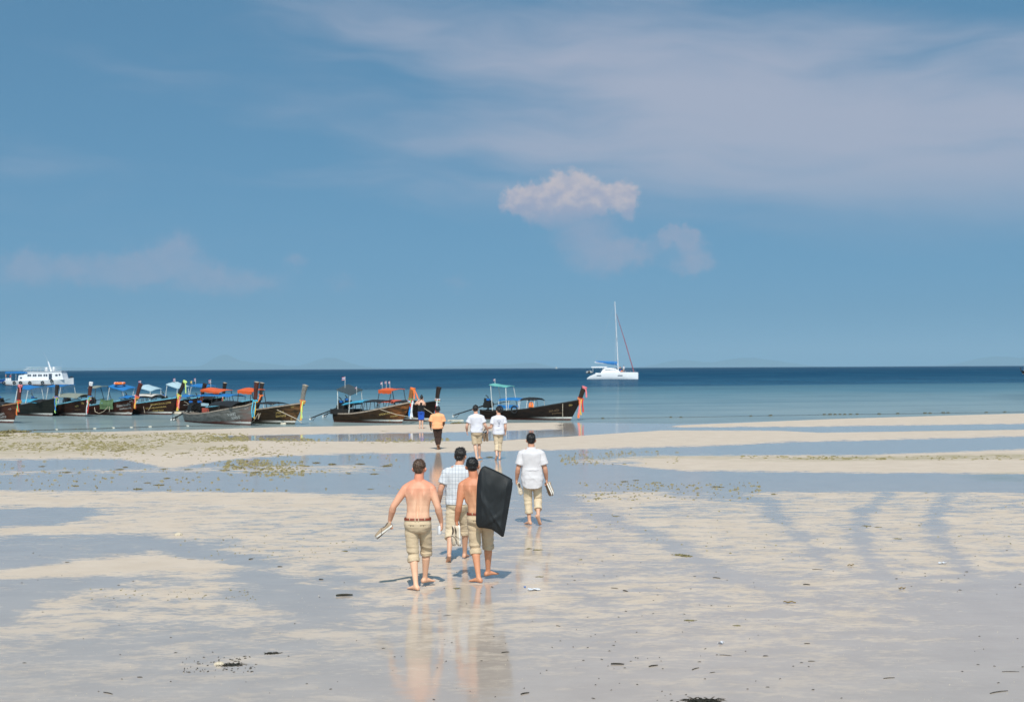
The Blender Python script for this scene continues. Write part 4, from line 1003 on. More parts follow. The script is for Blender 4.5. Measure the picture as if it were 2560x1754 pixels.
P_grey = simple('prow_grey_wood', (0.20, 0.185, 0.165), 0.8, 0.2, var=.3, scale=9, bump=.5, bscale=30); P_amber = simple('prow_amber_wood', (0.26, 0.10, 0.030), 0.45, 0.35, var=.25, scale=9, bump=.3, bscale=30)
endgrain = simple('prow_end_grain', (0.46, 0.37, 0.27), 0.8, 0.2, var=.25, scale=20)
def tarp(name, col, rough=.6): return simple(name, col, rough, .3, var=.10, scale=3.0, bump=.25, bscale=9.0)
T_blue = tarp('tarp_blue', (0.018, 0.155, 0.41)); T_cyan = tarp('tarp_cyan', (0.05, 0.29, 0.44)); T_pale = tarp('tarp_pale_blue', (0.36, 0.49, 0.55)); T_teal = tarp('tarp_teal', (0.13, 0.39, 0.36)); T_orange = tarp('tarp_orange', (0.64, 0.105, 0.025))
T_black = tarp('tarp_black', (0.018, 0.017, 0.016)); T_grey = tarp('tarp_grey_green', (0.22, 0.24, 0.20)); T_red = tarp('tarp_red', (0.46, 0.085, 0.050)); T_white = tarp('tarp_white', (0.55, 0.52, 0.48)); T_green = tarp('tarp_green', (0.10, 0.17, 0.085)); T_panel = tarp('panel_slate', (0.045, 0.060, 0.065), .35)
post_w = simple('post_white', (0.55, 0.55, 0.53), 0.5); post_d = simple('post_dark', (0.035, 0.032, 0.030), 0.6); iron = simple('engine_iron', (0.020, 0.019, 0.018), 0.5, .4, metal=.3, var=.3, scale=20); rope_m = simple('rope', (0.46, 0.39, 0.30), 0.9, .1, var=.15, scale=60)
deck_m = simple('deck_wood', (0.090, 0.055, 0.035), 0.75, .2, var=.3, scale=8); blue_paint = simple('paint_blue', (0.015, 0.12, 0.40), .5, .3)
RC = {}
def ribbon_mat(k):
    cols = dict(orange=(.86, .20, .05), red=(.58, .05, .04), pink=(.74, .20, .22), yellow=(.74, .46, .08), green=(.18, .50, .20), blue=(.03, .22, .60), white=(.74, .74, .76), cyan=(.08, .50, .70), lime=(.55, .72, .22), navy=(.03, .05, .14))
    return simple('ribbon_' + k, cols[k], .6, .2, var=.12, scale=8)
flag_red = simple('flag_red', (.55, .03, .035), .8); flag_white = simple('flag_white', (.75, .75, .78), .8); flag_blue = simple('flag_blue', (.025, .035, .20), .8); flag_yellow = simple('flag_yellow', (.80, .52, .03), .8)
FONT = None
def text_mesh(txt):
    cu = bpy.data.curves.new('t', 'FONT'); cu.body = txt; cu.size = 1.0; cu.resolution_u = 2
    o = bpy.data.objects.new('t', cu); C.objects.link(o); dg = bpy.context.evaluated_depsgraph_get(); dg.update()
    me = bpy.data.meshes.new_from_object(o.evaluated_get(dg)); bpy.data.objects.remove(o); bpy.data.curves.remove(cu); return me

class Longtail:
    def __init__(s, u, v, yaw, label, L=8.4, hull=None, gun=None, prow=None, prow_uv=None, tip_h=1.22, group='long-tail boats moored along the shore', beam=.78, sheer_k=1.0):
        s.loc = gp(u, v, SEA_Z); s.a = R(yaw) - math.atan((1280.0 - u) / F); s.u, s.vv = u, v
        s.root = empty('longtail_boat', s.loc, -s.a); tag(s.root, label, 'boat', group)
        s.d = Vector((math.cos(s.a), -math.sin(s.a), 0)); s.L = L; s.tip = .72; s.tip_h = tip_h; s.bm = beam; s.sk = sheer_k
        s.hm = hull or H_brown; s.make_hull(gun or G_blue); s.make_prow(prow or P_dark, prow_uv)
    def X(s, u):
        k = sight(u, s.vv).x / sight(u, s.vv).y; return (k * s.loc.y - s.loc.x) / (s.d.x - k * s.d.y)
    def Z(s, u, v, y=0.0):
        x = s.X(u); w = s.loc + s.d * x; r_ = sight(u, v); return CAM_Z + r_.z / r_.y * w.y - SEA_Z
    # hull geometry: t 0 stern .. 1 bow along the sheer, w 0 sheer .. 1 keel
    def b(s, t): return s.bm * lerp_curve([(0, .52), (.12, .72), (.3, .94), (.5, 1.0), (.65, .92), (.78, .70), (.88, .43), (.95, .21), (1, .06)], t)[0]
    def h(s, t): return lerp_curve([(0, .56), (.12, .50), (.30, .53), (.5, .66), (.68, .84), (.82, 1.0), (.92, 1.12), (1, s.tip_h)], t)[0]
    def xs(s, t): return -s.L + (s.L + s.tip) * t
    def S(s, t, w, side=-1, inset=0.0):
        b_, h_ = s.b(t), s.h(t); bow = max(0, (t - .70) / .30); k_ = -.30
        y_ = b_ * ((1 - w ** 2.6) * (1 - bow) + (1 - w) ** 1.15 * bow) - inset * (1 if w < 1 else 0)
        x_ = s.xs(t) - (s.tip * 1.22 * bow ** 2.2) * (w ** 1.0)
        return Vector((x_, side * max(y_, .012 * (1 - w) + .004), h_ + (k_ - h_) * w))
    def make_hull(s, gun):
        NT, NW = 34, 12; vs_, fs, st = [], [], []
        ts = [i / NT for i in range(NT + 1)]
        def add(p, w): vs_.append(tuple(p)); st.append(w); return len(vs_) - 1
        out = {sd: [[add(s.S(t, j / NW, sd), j / NW) for j in range(NW + 1)] for t in ts] for sd in (-1, 1)}
        for sd in (-1, 1):
            for i in range(NT):
                for j in range(NW):
                    q = (out[sd][i][j], out[sd][i + 1][j], out[sd][i + 1][j + 1], out[sd][i][j + 1]); fs.append(q if sd < 0 else q[::-1])
        # inside skin down to the bottom boards
        NI = 5; tin = [t for t in ts if .02 < t < .93]
        inn = {}
        for sd in (-1, 1):
            rows = []
            for t in tin:
                r_ = []
                for j in range(NI + 1):
                    w = .02 + j / NI * ((s.h(t) - .04) / (s.h(t) + .30) - .02); p = s.S(t, w, sd); p.y = sd * max(abs(p.y) - .045, .005); r_.append(add(p, w))
                r_.append(add((s.S(t, .4, sd).x, 0, .04), .9)); rows.append(r_)
            inn[sd] = rows
            for i in range(len(tin) - 1):
                for j in range(NI + 1):
                    q = (rows[i][j], rows[i][j + 1], rows[i + 1][j + 1], rows[i + 1][j]); fs.append(q if sd < 0 else q[::-1])
        # transom
        fs.append(tuple(out[-1][0][j] for j in range(NW + 1)) + tuple(out[1][0][j] for j in range(NW, -1, -1)))
        me = mesh('hull', vs_, fs); at = me.attributes.new('strake', 'FLOAT', 'POINT'); at.data.foreach_set('value', np.array(st, np.float32))
        s.hull = link('hull', me, s.hm, s.root); me.set_sharp_from_angle(angle=R(50))
        for sd in (-1, 1):
            gb = MB(); rg = []
            for t in np.linspace(0, .985, 30):
                p = s.S(t, 0, sd); rg.append([p + Vector((0, sd * dy_, dz_)) for dy_, dz_ in ((.022, -.045), (.026, .028), (-.050, .032), (-.050, -.02))])
            gb.loft(rg).build('gunwale', gun, s.root)
        # thwarts and foredeck
        for t in (.28, .42, .56, .68):
            w = s.b(t) - .05; MB().box((s.xs(t), 0, s.h(t) - .10), (.20, 2 * w, .035)).build('thwart', deck_m, s.root, False)
        fd = MB(); g2 = []
        for t in np.linspace(.80, .975, 7): g2.append([Vector((s.xs(t), q * (s.b(t) - .045), s.h(t) - .03)) for q in (-1, -.5, 0, .5, 1)])
        fd.sheet(g2, .03).build('foredeck', deck_m, s.root)
        MB().box((s.xs(.03), 0, s.h(.03) - .04), (.30, 2 * s.b(.03) - .08, .05)).build('stern_deck', deck_m, s.root, False)
    def make_prow(s, mat, uv):
        u, v = uv; # top of the post, sighted
        h_ = s.tip_h; zt = None
        # post leaves the stem head and leans forward in the boat's own plane
        x0 = s.tip - .10; xt = s.X(u); xt = min(max(xt, x0 + .18), x0 + .85); w = s.loc + s.d * xt; r_ = sight(u, v); zt = CAM_Z + r_.z / r_.y * w.y - SEA_Z
        s.ptop = Vector((xt, 0, zt)); s.pbase = Vector((x0, 0, h_ - .12)); rg = []
        for i in range(9):
            t = i / 8; c_ = s.pbase.lerp(s.ptop, t) + Vector((-.045 * math.sin(math.pi * t), 0, 0)); fa = .15 - .035 * math.sin(math.pi * t) + .01 * t; la = .060 + .035 * t
            ax = (s.ptop - s.pbase).normalized(); f_ = Vector((ax.z, 0, -ax.x))
            rg.append([c_ + f_ * (sx * fa) + Vector((0, sy * la, 0)) for sx, sy in ((-1, -.7), (-.8, -1), (.8, -1), (1, -.6), (1, .6), (.8, 1), (-.8, 1), (-1, .7))])
        s.post = MB().loft(rg).build('prow_post', mat, s.root, True, 30)
        s.pax = (s.ptop - s.pbase).normalized()
    def cap(s, mat, wrap=.12):
        f_ = Vector((s.pax.z, 0, -s.pax.x)); rg = []
        for t, fa, la in ((-wrap, .150, .108), (-wrap * .4, .175, .120), (.02, .172, .118), (.022, .12, .08)):
            c_ = s.ptop + s.pax * t; rg.append([c_ + f_ * fa * math.cos(q) + Vector((0, la * math.sin(q), 0)) for q in [2 * math.pi * j / 14 for j in range(14)]])
        return MB().loft(rg).build('prow_wrap', mat, s.root)
    def end_grain(s):
        f_ = Vector((s.pax.z, 0, -s.pax.x)); c_ = s.ptop + s.pax * .004
        MB().loft([[c_ + s.pax * z + f_ * sx * .152 + Vector((0, sy * .092, 0)) for sx, sy in ((-1, -1), (1, -1), (1, 1), (-1, 1))] for z in (0, .012)]).build('post_end', endgrain, s.root, False)
    def ribbons(s, cols, z=None, length=.85, spread=.16, seed=1):
        rr = random.Random(seed); k0 = .16 if z is None else z; c_ = s.pbase.lerp(s.ptop, k0); f_ = Vector((s.pax.z, 0, -s.pax.x))
        for i, cn in enumerate(cols):
            # a turn round the post
            cc = c_ + s.pax * (i * .045 - .05); tb = MB(); N = 18; pts = []
            for j in range(N + 1):
                q = 2 * math.pi * j / N; pts.append(cc + f_ * .180 * math.cos(q) + Vector((0, .110 * math.sin(q), 0)) + s.pax * (.02 * math.sin(q * 2 + i)))
            tb.tube(pts, .027, 8, .7); tb.build('ribbon_knot', ribbon_mat(cn), s.root)
            # a hanging tail
            ln = length * rr.uniform(.75, 1.08); x_ = cc.x + .08 + rr.uniform(-.08, spread); y_ = -.15 + rr.uniform(-.05, .03); g2 = []
            for j in range(9):
                t = j / 8; wv = .05 * math.sin(t * 5 + i) ; wd = .034 + .026 * t
                px__ = x_ - .03 * t + wv * .4; pz__ = cc.z - .03 - ln * t
                g2.append([Vector((px__ - wd, y_ + wv * .5 - .02 * t, pz__)), Vector((px__, y_ - .018 - .02 * t + wv * .5, pz__)), Vector((px__ + wd, y_ + wv * .5 - .02 * t, pz__ - .01))])
            MB().sheet(g2, .008, Vector((0, -1, 0))).build('ribbon', ribbon_mat(cn), s.root)
    def top_ribbon(s, cn, length=.5, tail=1):
        s.cap(ribbon_mat(cn), .10)
        for k in range(tail):
            g2 = []; c_ = s.ptop + Vector((.10 + .05 * k, -.10, -.05))
            for j in range(7):
                t = j / 6; g2.append([c_ + Vector((-.045 + .22 * t * (k + .4) + .02 * math.sin(4 * t), -.02 * t, -length * t)), c_ + Vector((.045 + .22 * t * (k + .4) + .02 * math.sin(4 * t), -.02 * t, -length * t - .02))])
            MB().sheet(g2, .008, Vector((0, -1, 0))).build('ribbon', ribbon_mat(cn), s.root)
    def roof(s, ul, ur, vl, vr, mat, wid=1.05, posts=post_d, th=.035, tilt=0.0, arch=.05, name='sun_roof', sag=.015, skirt=None, lean=.0, nposts=2):
        k_ = 7 if ur - ul < 80 else 0
        xl, xr = s.X(ul + k_), s.X(ur - k_); zl, zr = s.Z(ul, vl), s.Z(ur, vr); tilt *= .6
        if xl > xr: xl, xr, zl, zr = xr, xl, zr, zl
        g2 = []
        for i in range(9):
            t = i / 8; row = []
            for j in range(9):
                q = -1 + j / 4; row.append(Vector((xl + (xr - xl) * t, q * wid / 2, zl + (zr - zl) * t + arch * (1 - q * q) - sag * math.sin(math.pi * t) + q * tilt + .008 * math.sin(7 * t + 3 * q))))
            g2.append(row)
        o = MB().sheet(g2, th).build(name, mat, s.root)
        if skirt:
            MB().sheet([[Vector((xl + (xr - xl) * i / 8, -wid / 2 - .004, zl + (zr - zl) * i / 8 - tilt + .01 - .015 * math.sin(math.pi * i / 8) - dz_ * (1 + .12 * math.sin(i * 2.3)))) for dz_ in (0, .08, skirt)] for i in range(9)], .01, Vector((0, -1, 0))).build('valance', mat, o)
        if posts is not None:
            for i in range(nposts):
                f = .06 + .88 * i / max(1, nposts - 1); x_ = xl + (xr - xl) * f; z_ = zl + (zr - zl) * f
                for sd in (-1, 1):
                    t_ = min(max((x_ + lean - s.xs(0)) / (s.L + s.tip), 0.01), .95); yb = sd * max(.12, s.b(t_) - .03)
                    MB().tube([(x_ + lean, yb, s.h(t_) - .02), (x_, sd * (wid / 2 - .05), z_ + sd * tilt * .9 - .012)], .022, 8).build('roof_post', posts, s.root)
        return o
    def canopy(s, ul, ur, v_top, mat, wid=1.25, arch=.16, posts=post_d, rise=.0, side=None):
        xl, xr = s.X(ul), s.X(ur); zt = s.Z((ul + ur) / 2, v_top); g2 = []
        if xl > xr: xl, xr = xr, xl
        for i in range(11):
            t = i / 10; row = []
            for j in range(11):
                q = -1 + j / 5; row.append(Vector((xl + (xr - xl) * t, q * wid / 2, zt - arch * abs(q) ** 2.2 - .06 * (2 * t - 1) ** 2 + rise * (t - .5) - .012 * abs(math.sin(t * math.pi * 3)) + .006 * math.sin(9 * q + 5 * t))))
            g2.append(row)
        o = MB().sheet(g2, .025).build('canopy', mat, s.root)
        for i in range(3):
            x_ = xl + (xr - xl) * (.04 + .46 * i)
            for sd in (-1, 1):
                t_ = min(max((x_ - s.xs(0)) / (s.L + s.tip), 0.01), .95); MB().tube([(x_, sd * (s.b(t_) - .03), s.h(t_) - .02), (x_, sd * (wid / 2 - .03), zt - arch * .85 + rise * (i / 2 - .5) - .05)], .018, 6).build('canopy_post', posts, s.root)
        if side:
            zb = s.h(.45) + .06; MB().sheet([[Vector((xl + (xr - xl) * i / 6, -wid / 2 - .01, zb + .20 * j + .02 * math.sin(i * 2 + j))) for j in (0, .5, 1)] for i in range(7)], .012, Vector((0, -1, 0))).build('side_cloth', side, s.root)
        return o
    def engine(s, tail_uv=None, x=None):
        x0 = -s.L + .35 if x is None else x; z0 = s.h(.05); 
        e = MB(); e.box((x0, 0, z0 + .30), (.50, .34, .30)); e.box((x0 + .05, 0, z0 + .52), (.34, .30, .18)); e.tube([(x0 - .20, .0, z0 + .42), (x0 - .20, .0, z0 + .74)], [.09, .07], 12)
        blk_ = e.build('engine_block', iron, s.root, False)
        rd = MB(); rd.torus((x0 + .29, 0, z0 + .36), .15, .03, 20, 8, Matrix.Rotation(R(90), 3, 'Y')); rd.build('flywheel', iron, blk_)
        MB().tube([(x0 + .08, -.1, z0 + .60), (x0 + .08, -.14, z0 + .82), (x0 - .06, -.16, z0 + .92)], .03, 8).build('exhaust', iron, blk_)
        MB().box((x0 + .10, -.12, z0 + .66), (.20, .14, .12)).build('fuel_tank', blue_paint, blk_, False)
        MB().tube([(x0, 0, z0 - .10), (x0, 0, z0 + .18)], .05, 10).build('pivot', iron, s.root)
        tp = Vector((x0 - 2.6, 0, .12)) if tail_uv is None else None
        if tail_uv is not None:
            xt = s.X(tail_uv[0]); w = s.loc + s.d * xt; r_ = sight(*tail_uv); tp = Vector((xt, 0, CAM_Z + r_.z / r_.y * w.y - SEA_Z))
        st_ = Vector((x0 - .22, 0, z0 + .30)); ax = (tp - st_).normalized()
        sh = MB(); sh.tube([st_, st_.lerp(tp, .25), tp], [.055, .040, .032], 10); shaft = sh.build('tail_shaft', iron, s.root)
        MB().tube([st_ + Vector((.4, 0, .02)), st_ + Vector((1.3, .02, .20)), st_ + Vector((1.75, .02, .24))], .022, 8).build('tiller', iron, s.root)
        MB().tube([st_.lerp(tp, .80) + Vector((0, 0, -.02)), st_.lerp(tp, .90) + Vector((0, 0, -.20)), tp + Vector((0, 0, -.06))], .014, 6).build('skeg', iron, shaft)
        pb = MB()
        for k in range(3):
            q = 2 * math.pi * k / 3; e1 = Vector((ax.z, 0, -ax.x)); e2 = Vector((0, 1, 0)); rd_ = e1 * math.cos(q) + e2 * math.sin(q); pd_ = e2 * math.cos(q) - e1 * math.sin(q)
            pb.sheet([[tp + rd_ * r2 + pd_ * (-.05 * r2 * 9 * .5 + ww) + ax * ww * .6 for ww in (-.035, 0, .035)] for r2 in (.02, .08, .14)], .008, ax)
        pb.tube([tp - ax * .06, tp + ax * .05], [.035, .02], 10); pb.build('propeller', post_w, shaft)
    def flag(s, u, v_top, v_bot, cols='thai', size=.26):
        x_ = s.X(u); zt, zb = s.Z(u, v_top), s.Z(u, v_bot); pl = MB().tube([(x_, 0, zb - .25), (x_, 0, zt)], .014, 6).build('flag_pole', post_w, s.root)
        bands = [(flag_red, 1), (flag_white, 1), (flag_blue, 2), (flag_white, 1), (flag_red, 1)] if cols == 'thai' else [(flag_yellow, 6)]
        z_ = zt - .02; hh = size * .68
        for mt, k in bands:
            dz_ = hh * k / 6; MB().sheet([[Vector((x_ - size * i / 5, .03 * math.sin(i * 1.4), z_ - .05 * (i / 5) ** 1.5 - dz_ * j)) for j in (0, 1)] for i in range(6)], .006, Vector((0, -1, 0))).build('flag_band', mt, pl); z_ -= dz_
    def letters(s, txt, mat, x_bow, w_top, size, squeeze=1.0):
        """lettering painted on the starboard bow; x_bow is where the last letter ends"""
        me = text_mesh(txt); a = coords(me)
        if len(a) == 0: bpy.data.meshes.remove(me); return
        wd = (a[:, 0].max() - a[:, 0].min()) * size * squeeze; a0 = a[:, 0].min(); out = []
        for p in a:
            x_ = x_bow - wd + (p[0] - a0) * size * squeeze; best = None
            w = w_top; 
            for _ in range(4):
                lo, hi = .3, 1.0
                for _b in range(18):
                    mid = (lo + hi) / 2
                    if s.S(mid, w).x < x_: lo = mid
                    else: hi = mid
                t = lo; w = w_top + (.72 * size - p[1] * size) / (s.h(t) + .30)
            q = s.S(t, w); out.append((q.x, q.y - .010, q.z))
        me.vertices.foreach_set('co', np.array(out, np.float32).ravel()); me.update(); link('lettering', me, mat, s.root, False)
    def rope(s, pts, r_=.018, name='mooring_rope'): return MB().tube(pts, r_, 8).build(name, rope_m, s.root)
    def W(s, x, y, z): return Matrix.Translation(s.loc) @ Matrix.Rotation(-s.a, 4, 'Z') @ Vector((x, y, z))

ink_white = simple('letter_white', (0.52, 0.52, 0.50), .7, .2, var=.25, scale=20); ink_gold = simple('letter_gold', (0.50, 0.36, 0.12), .6, .3, var=.3, scale=20); ink_dim = simple('letter_dim', (0.20, 0.13, 0.07), .7, .2, var=.3, scale=20)

b1 = Longtail(33, 1057, 60, 'red brown long-tail boat cut off by the left edge of the picture', hull=H_red, gun=G_tan, prow=P_red, prow_uv=(47, 963))
b1.ribbons(['yellow', 'orange', 'green', 'red'], length=.8, seed=3); b1.top_ribbon('pink', .35, 1); b1.canopy(-40, 22, 1003, T_black); b1.engine()
b1.letters('ศักดิ์นภา', ink_white, -.55, .30, .22); b1.letters('พาราไดซ์ทัวร์', ink_white, -.45, .47, .16); b1.letters('๓๑', ink_white, -.75, .62, .16); b1.letters('อ.ต.', ink_white, .05, .16, .13)

b2 = Longtail(130, 1040, 64, 'dark green-black long-tail boat with two blue shades, second from the left', hull=H_green, gun=G_dark, prow=P_dark, prow_uv=(142, 962))
b2.ribbons(['lime', 'green', 'orange', 'blue'], length=.95, seed=5); b2.roof(52, 96, 965, 970, T_blue, posts=post_w, tilt=.13); b2.canopy(60, 112, 996, T_cyan, arch=.2); b2.canopy(92, 121, 997, T_black); b2.engine()

b3 = Longtail(213, 1040, 64, 'brown long-tail boat with a white cloth on its prow head and red ribbons', hull=H_brown, gun=G_blue, prow=P_red, prow_uv=(228, 956))
b3.cap(ribbon_mat('white'), .20); b3.ribbons(['green', 'pink', 'green', 'blue'], length=.4, seed=6); b3.ribbons(['red', 'white'], z=.08, length=1.05, seed=8); b3.roof(128, 178, 963, 963, T_blue, posts=post_w, tilt=.10); b3.canopy(152, 214, 982, T_grey, arch=.26, wid=1.3); b3.engine()
b3.letters('ณุจัย', ink_gold, -.42, .22, .17); b3.letters('ปัญ', ink_gold, .12, .12, .17); b3.letters('เดินทะเลสวย', ink_dim, -.35, .42, .11)

b4 = Longtail(328, 1038, 56, 'brown long-tail boat with large white lettering and a green cloth amidships', hull=H_red, gun=G_blue, prow=P_red, prow_uv=(352, 959))
b4.ribbons(['yellow', 'orange', 'orange', 'pink'], length=.75, seed=9); b4.roof(228, 262, 966, 967, T_grey, posts=post_d, lean=.25, tilt=.10); rf4 = b4.roof(280, 331, 961, 972, T_blue, posts=post_w, tilt=.17, lean=-.1); b4.canopy(316, 338, 988, T_blue, arch=.12); b4.engine()
b4.letters('น้องนางแก้ว', ink_white, .08, .20, .24); b4.letters('ม.ค.', ink_white, .38, .06, .20); b4.letters('ท่องเที่ยวเกาะพีพี', ink_white, .10, .40, .15); b4.letters('๗๓', ink_white, -.10, .58, .22)
b4.rope([(-3.2, -.82, .52), (-2.9, -.95, .22), (-2.3, -.98, .12), (-1.8, -.92, .32), (-1.6, -.78, .60)]); b4.rope([(-1.45, -.74, .62), (-1.42, -.80, .25)], .014)

b5 = Longtail(428, 1036, 46, 'brown long-tail boat with gold lettering and a yellow streamer down its prow', hull=H_brown, gun=G_blue, prow=P_dark, prow_uv=(463, 953))
b5.ribbons(['yellow', 'pink', 'red', 'yellow', 'lime'], length=1.0, seed=10); b5.top_ribbon('lime', .75, 1); b5.roof(352, 398, 964, 974, T_pale, posts=post_w, tilt=.13); b5.canopy(346, 397, 983, T_white, arch=.14); b5.canopy(350, 400, 988, T_black, arch=.12); b5.engine(); b5.flag(352, 951, 965, 'thai')
b5.letters('SAISAMUD KAL JUNE', ink_gold, .12, .16, .17); b5.letters('STUMP BEACH PHI PHI', ink_gold, -.30, .34, .16); b5.letters('STUMP PLAN', ink_gold, -.55, .52, .15)
b5.rope([(-1.9, -.78, .58), (-1.75, -.80, .12)], .014); b5.rope([(-1.2, -.68, .68), (-1.45, -.75, .30)], .014)

b6 = Longtail(490, 1034, 52, 'dark brown long-tail boat with orange ribbons, just left of the grey weathered one', hull=H_brown, gun=G_blue, prow=P_dark, prow_uv=(513, 959))
b6.ribbons(['lime', 'orange', 'orange', 'pink'], length=1.15, seed=12); b6.roof(423, 466, 957, 968, T_pale, posts=post_w, tilt=.12); b6.canopy(450, 484, 986, T_blue, arch=.1); b6.engine(); b6.flag(438, 945, 958)
b6.letters('HAPPY STONE FISHING', ink_white, .0, .28, .09); b6.rope([(-.6, -.55, .88), (.9, -.5, .35)], .015)

b7 = Longtail(548, 1033, 60, 'long-tail boat mostly hidden behind the grey one, blue shade and Thai flags', hull=H_dark, gun=G_blue, prow=P_dark, prow_uv=(556, 957))
b7.end_grain(); b7.ribbons(['green', 'white', 'red'], length=.9, seed=14); b7.roof(484, 532, 961, 966, T_blue, posts=post_w, tilt=.10); b7.flag(489, 945, 960); b7.flag(480, 951, 960, 'yellow', .22); b7.flag(527, 948, 962, 'thai', .34); b7.engine(); b7.canopy(500, 545, 990, T_black)

b10 = Longtail(640, 1040, 60, 'long-tail boat behind the grey one with a small orange shade over a blue awning', hull=H_dark, gun=G_blue, prow=P_dark, prow_uv=(653, 957))
b10.end_grain(); b10.ribbons(['orange', 'orange'], z=.30, length=.35, seed=15); b10.roof(511, 572, 971, 977, T_orange, posts=post_d, skirt=.14, tilt=.11); b10.canopy(512, 594, 983, T_blue, arch=.14, wid=1.4); b10.engine()

b9 = Longtail(736, 1060, 46, 'olive brown long-tail boat with grey prow and looped white rope', hull=H_olive, gun=G_wood, prow=P_grey, prow_uv=(764, 963))
b9.end_grain(); b9.ribbons(['yellow', 'orange', 'lime', 'orange'], length=1.1, seed=16); b9.roof(604, 653, 972, 976, T_orange, posts=post_d, skirt=.16, tilt=.11, lean=.05); b9.canopy(655, 702, 1003, T_black, arch=.10, posts=post_w); b9.engine()
b9.rope([(-3.6, -.83, .46), (-3.3, -.92, .12), (-2.8, -.98, -.0), (-2.3, -.96, .18), (-2.05, -.84, .60), (-1.98, -.90, .30), (-1.90, -.82, .62)], .024); b9.rope([(-.75, -.62, .82), (.55, -.30, .30), (.85, -.25, .10)], .020)
b9.letters('วาสนาดี', ink_gold, -.55, .22, .17); b9.letters('ZAYNAB', ink_gold, -.45, .38, .17); b9.letters('๘', ink_gold, -.10, .52, .20); b9.letters('มีชัย', ink_gold, .15, .08, .12)

b8 = Longtail(626, 1063, 64, 'weathered grey long-tail boat with peeling red bands, nearest of the left row', hull=H_grey, gun=G_wood, prow=P_red, prow_uv=(642, 955), L=8.2, beam=.84, tip_h=1.30)
b8.end_grain(); b8.ribbons(['yellow', 'cyan', 'cyan'], length=.95, seed=17); b8.canopy(548, 606, 1001, T_black, arch=.24, wid=1.4, posts=post_d); b8.engine()
b8.letters('ธนพล2', ink_white, -.95, .20, .24); b8.letters('โชคชัยมี', ink_white, -.70, .38, .22); b8.letters('18', ink_white, -.70, .60, .17); b8.letters('ขาว มข.', ink_white, .12, .10, .10)
MB().sheet([[Vector((-5.2 + .22 * i, -.55, .62 + .26 * j)) for j in (0, .5, 1)] for i in range(5)], .03, Vector((0, -1, 0))).build('side_rail_board', T_red, b8.root); MB().sheet([[Vector((-5.3 + .25 * i, -.56, 1.0 + .16 * j)) for j in (0, .5, 1)] for i in range(5)], .03, Vector((0, -1, 0))).build('blue_board', T_pale, b8.root)

b12 = Longtail(1076, 1053, 50, 'black long-tail boat behind the woman, orange shade and red and white ribbons', hull=H_dark, gun=G_dark, prow=P_dark, prow_uv=(1098, 967))
b12.ribbons(['white', 'green', 'red', 'white'], length=1.1, seed=18); b12.roof(956, 1003, 972, 974, T_orange, posts=post_d, skirt=.20, tilt=.08); b12.canopy(966, 1006, 998, T_red, arch=.14); b12.canopy(997, 1040, 999, T_black, arch=.14); b12.engine(); b12.flag(956, 954, 972, 'thai', .2); b12.flag(966, 952, 971, 'thai', .18); b12.flag(975, 952, 971, 'thai', .18)
b12.rope([(-.4, -.50, .95), (.9, -.5, .45)], .016)

b11 = Longtail(1004, 1057, 36, 'amber bowed long-tail boat with slate panel roof and orange cloth on its prow', hull=H_amber, gun=G_wood, prow=P_amber, prow_uv=(1027, 970), L=4.7)
b11.top_ribbon('orange', .55, 2); b11.ribbons(['white', 'blue', 'white', 'red', 'green'], length=.85, seed=20); b11.roof(849, 899, 966, 980, T_panel, posts=post_w, tilt=.24, arch=0, wid=1.15); b11.canopy(871, 930, 1000, T_cyan, arch=.12, rise=.16); b11.canopy(918, 968, 998, T_black, arch=.10); b11.engine((776, 1045)); b11.flag(863, 941, 964); b11.flag(892, 966, 976, 'thai', .12)
b11.letters('นาวาทอง ๑', ink_gold, -.35, .24, .17); b11.letters('เกาะพีพี', ink_gold, -.10, .42, .13); b11.letters('๙', ink_gold, -.55, .58, .18)
b11.rope([(-1.0, -.66, .78), (.1, -.60, .50), (1.4, -.75, .35), (3.4, -1.2, .10)], .016)
MB().box((-4.0, 0, .62), (1.5, 1.1, .30)).build('seat_box', T_black, b11.root, False)

b13 = Longtail(1426, 1050, 27, 'long dark long-tail boat on the right with teal roof and pink prow ribbon', hull=H_dark, gun=G_dark, prow=P_dark, prow_uv=(1462, 967), L=6.0)
b13.top_ribbon('pink', .55, 1); b13.ribbons(['orange', 'pink', 'yellow', 'red'], length=.95, seed=22); b13.roof(1227, 1284, 960, 966, T_teal, posts=post_w, tilt=.03, lean=.18); b13.canopy(1257, 1312, 993, T_blue, arch=.12, side=T_blue, posts=post_w); b13.canopy(1311, 1350, 992, T_black, arch=.14, posts=post_w); b13.engine((1133, 1038)); b13.flag(1238, 946, 960, 'thai', .14)
b13.letters('ชบา แก้ว', ink_dim, -.55, .24, .17); b13.letters('รับนำเที่ยวเกาะ', ink_dim, -.35, .40, .11); b13.letters('มีสุข', ink_gold, .22, .12, .12)
b13.rope([(-.30, -.40, 1.0), (-.30, -.42, .55), (-.32, -.36, .18)], .018)
for k, x_ in enumerate((-4.35, -3.35)):
    MB().torus((x_, -.82, .62), .20, .045, 24, 8, Matrix.Rotation(R(90), 3, 'X')).build('tyre_fender', blk, b13.root)

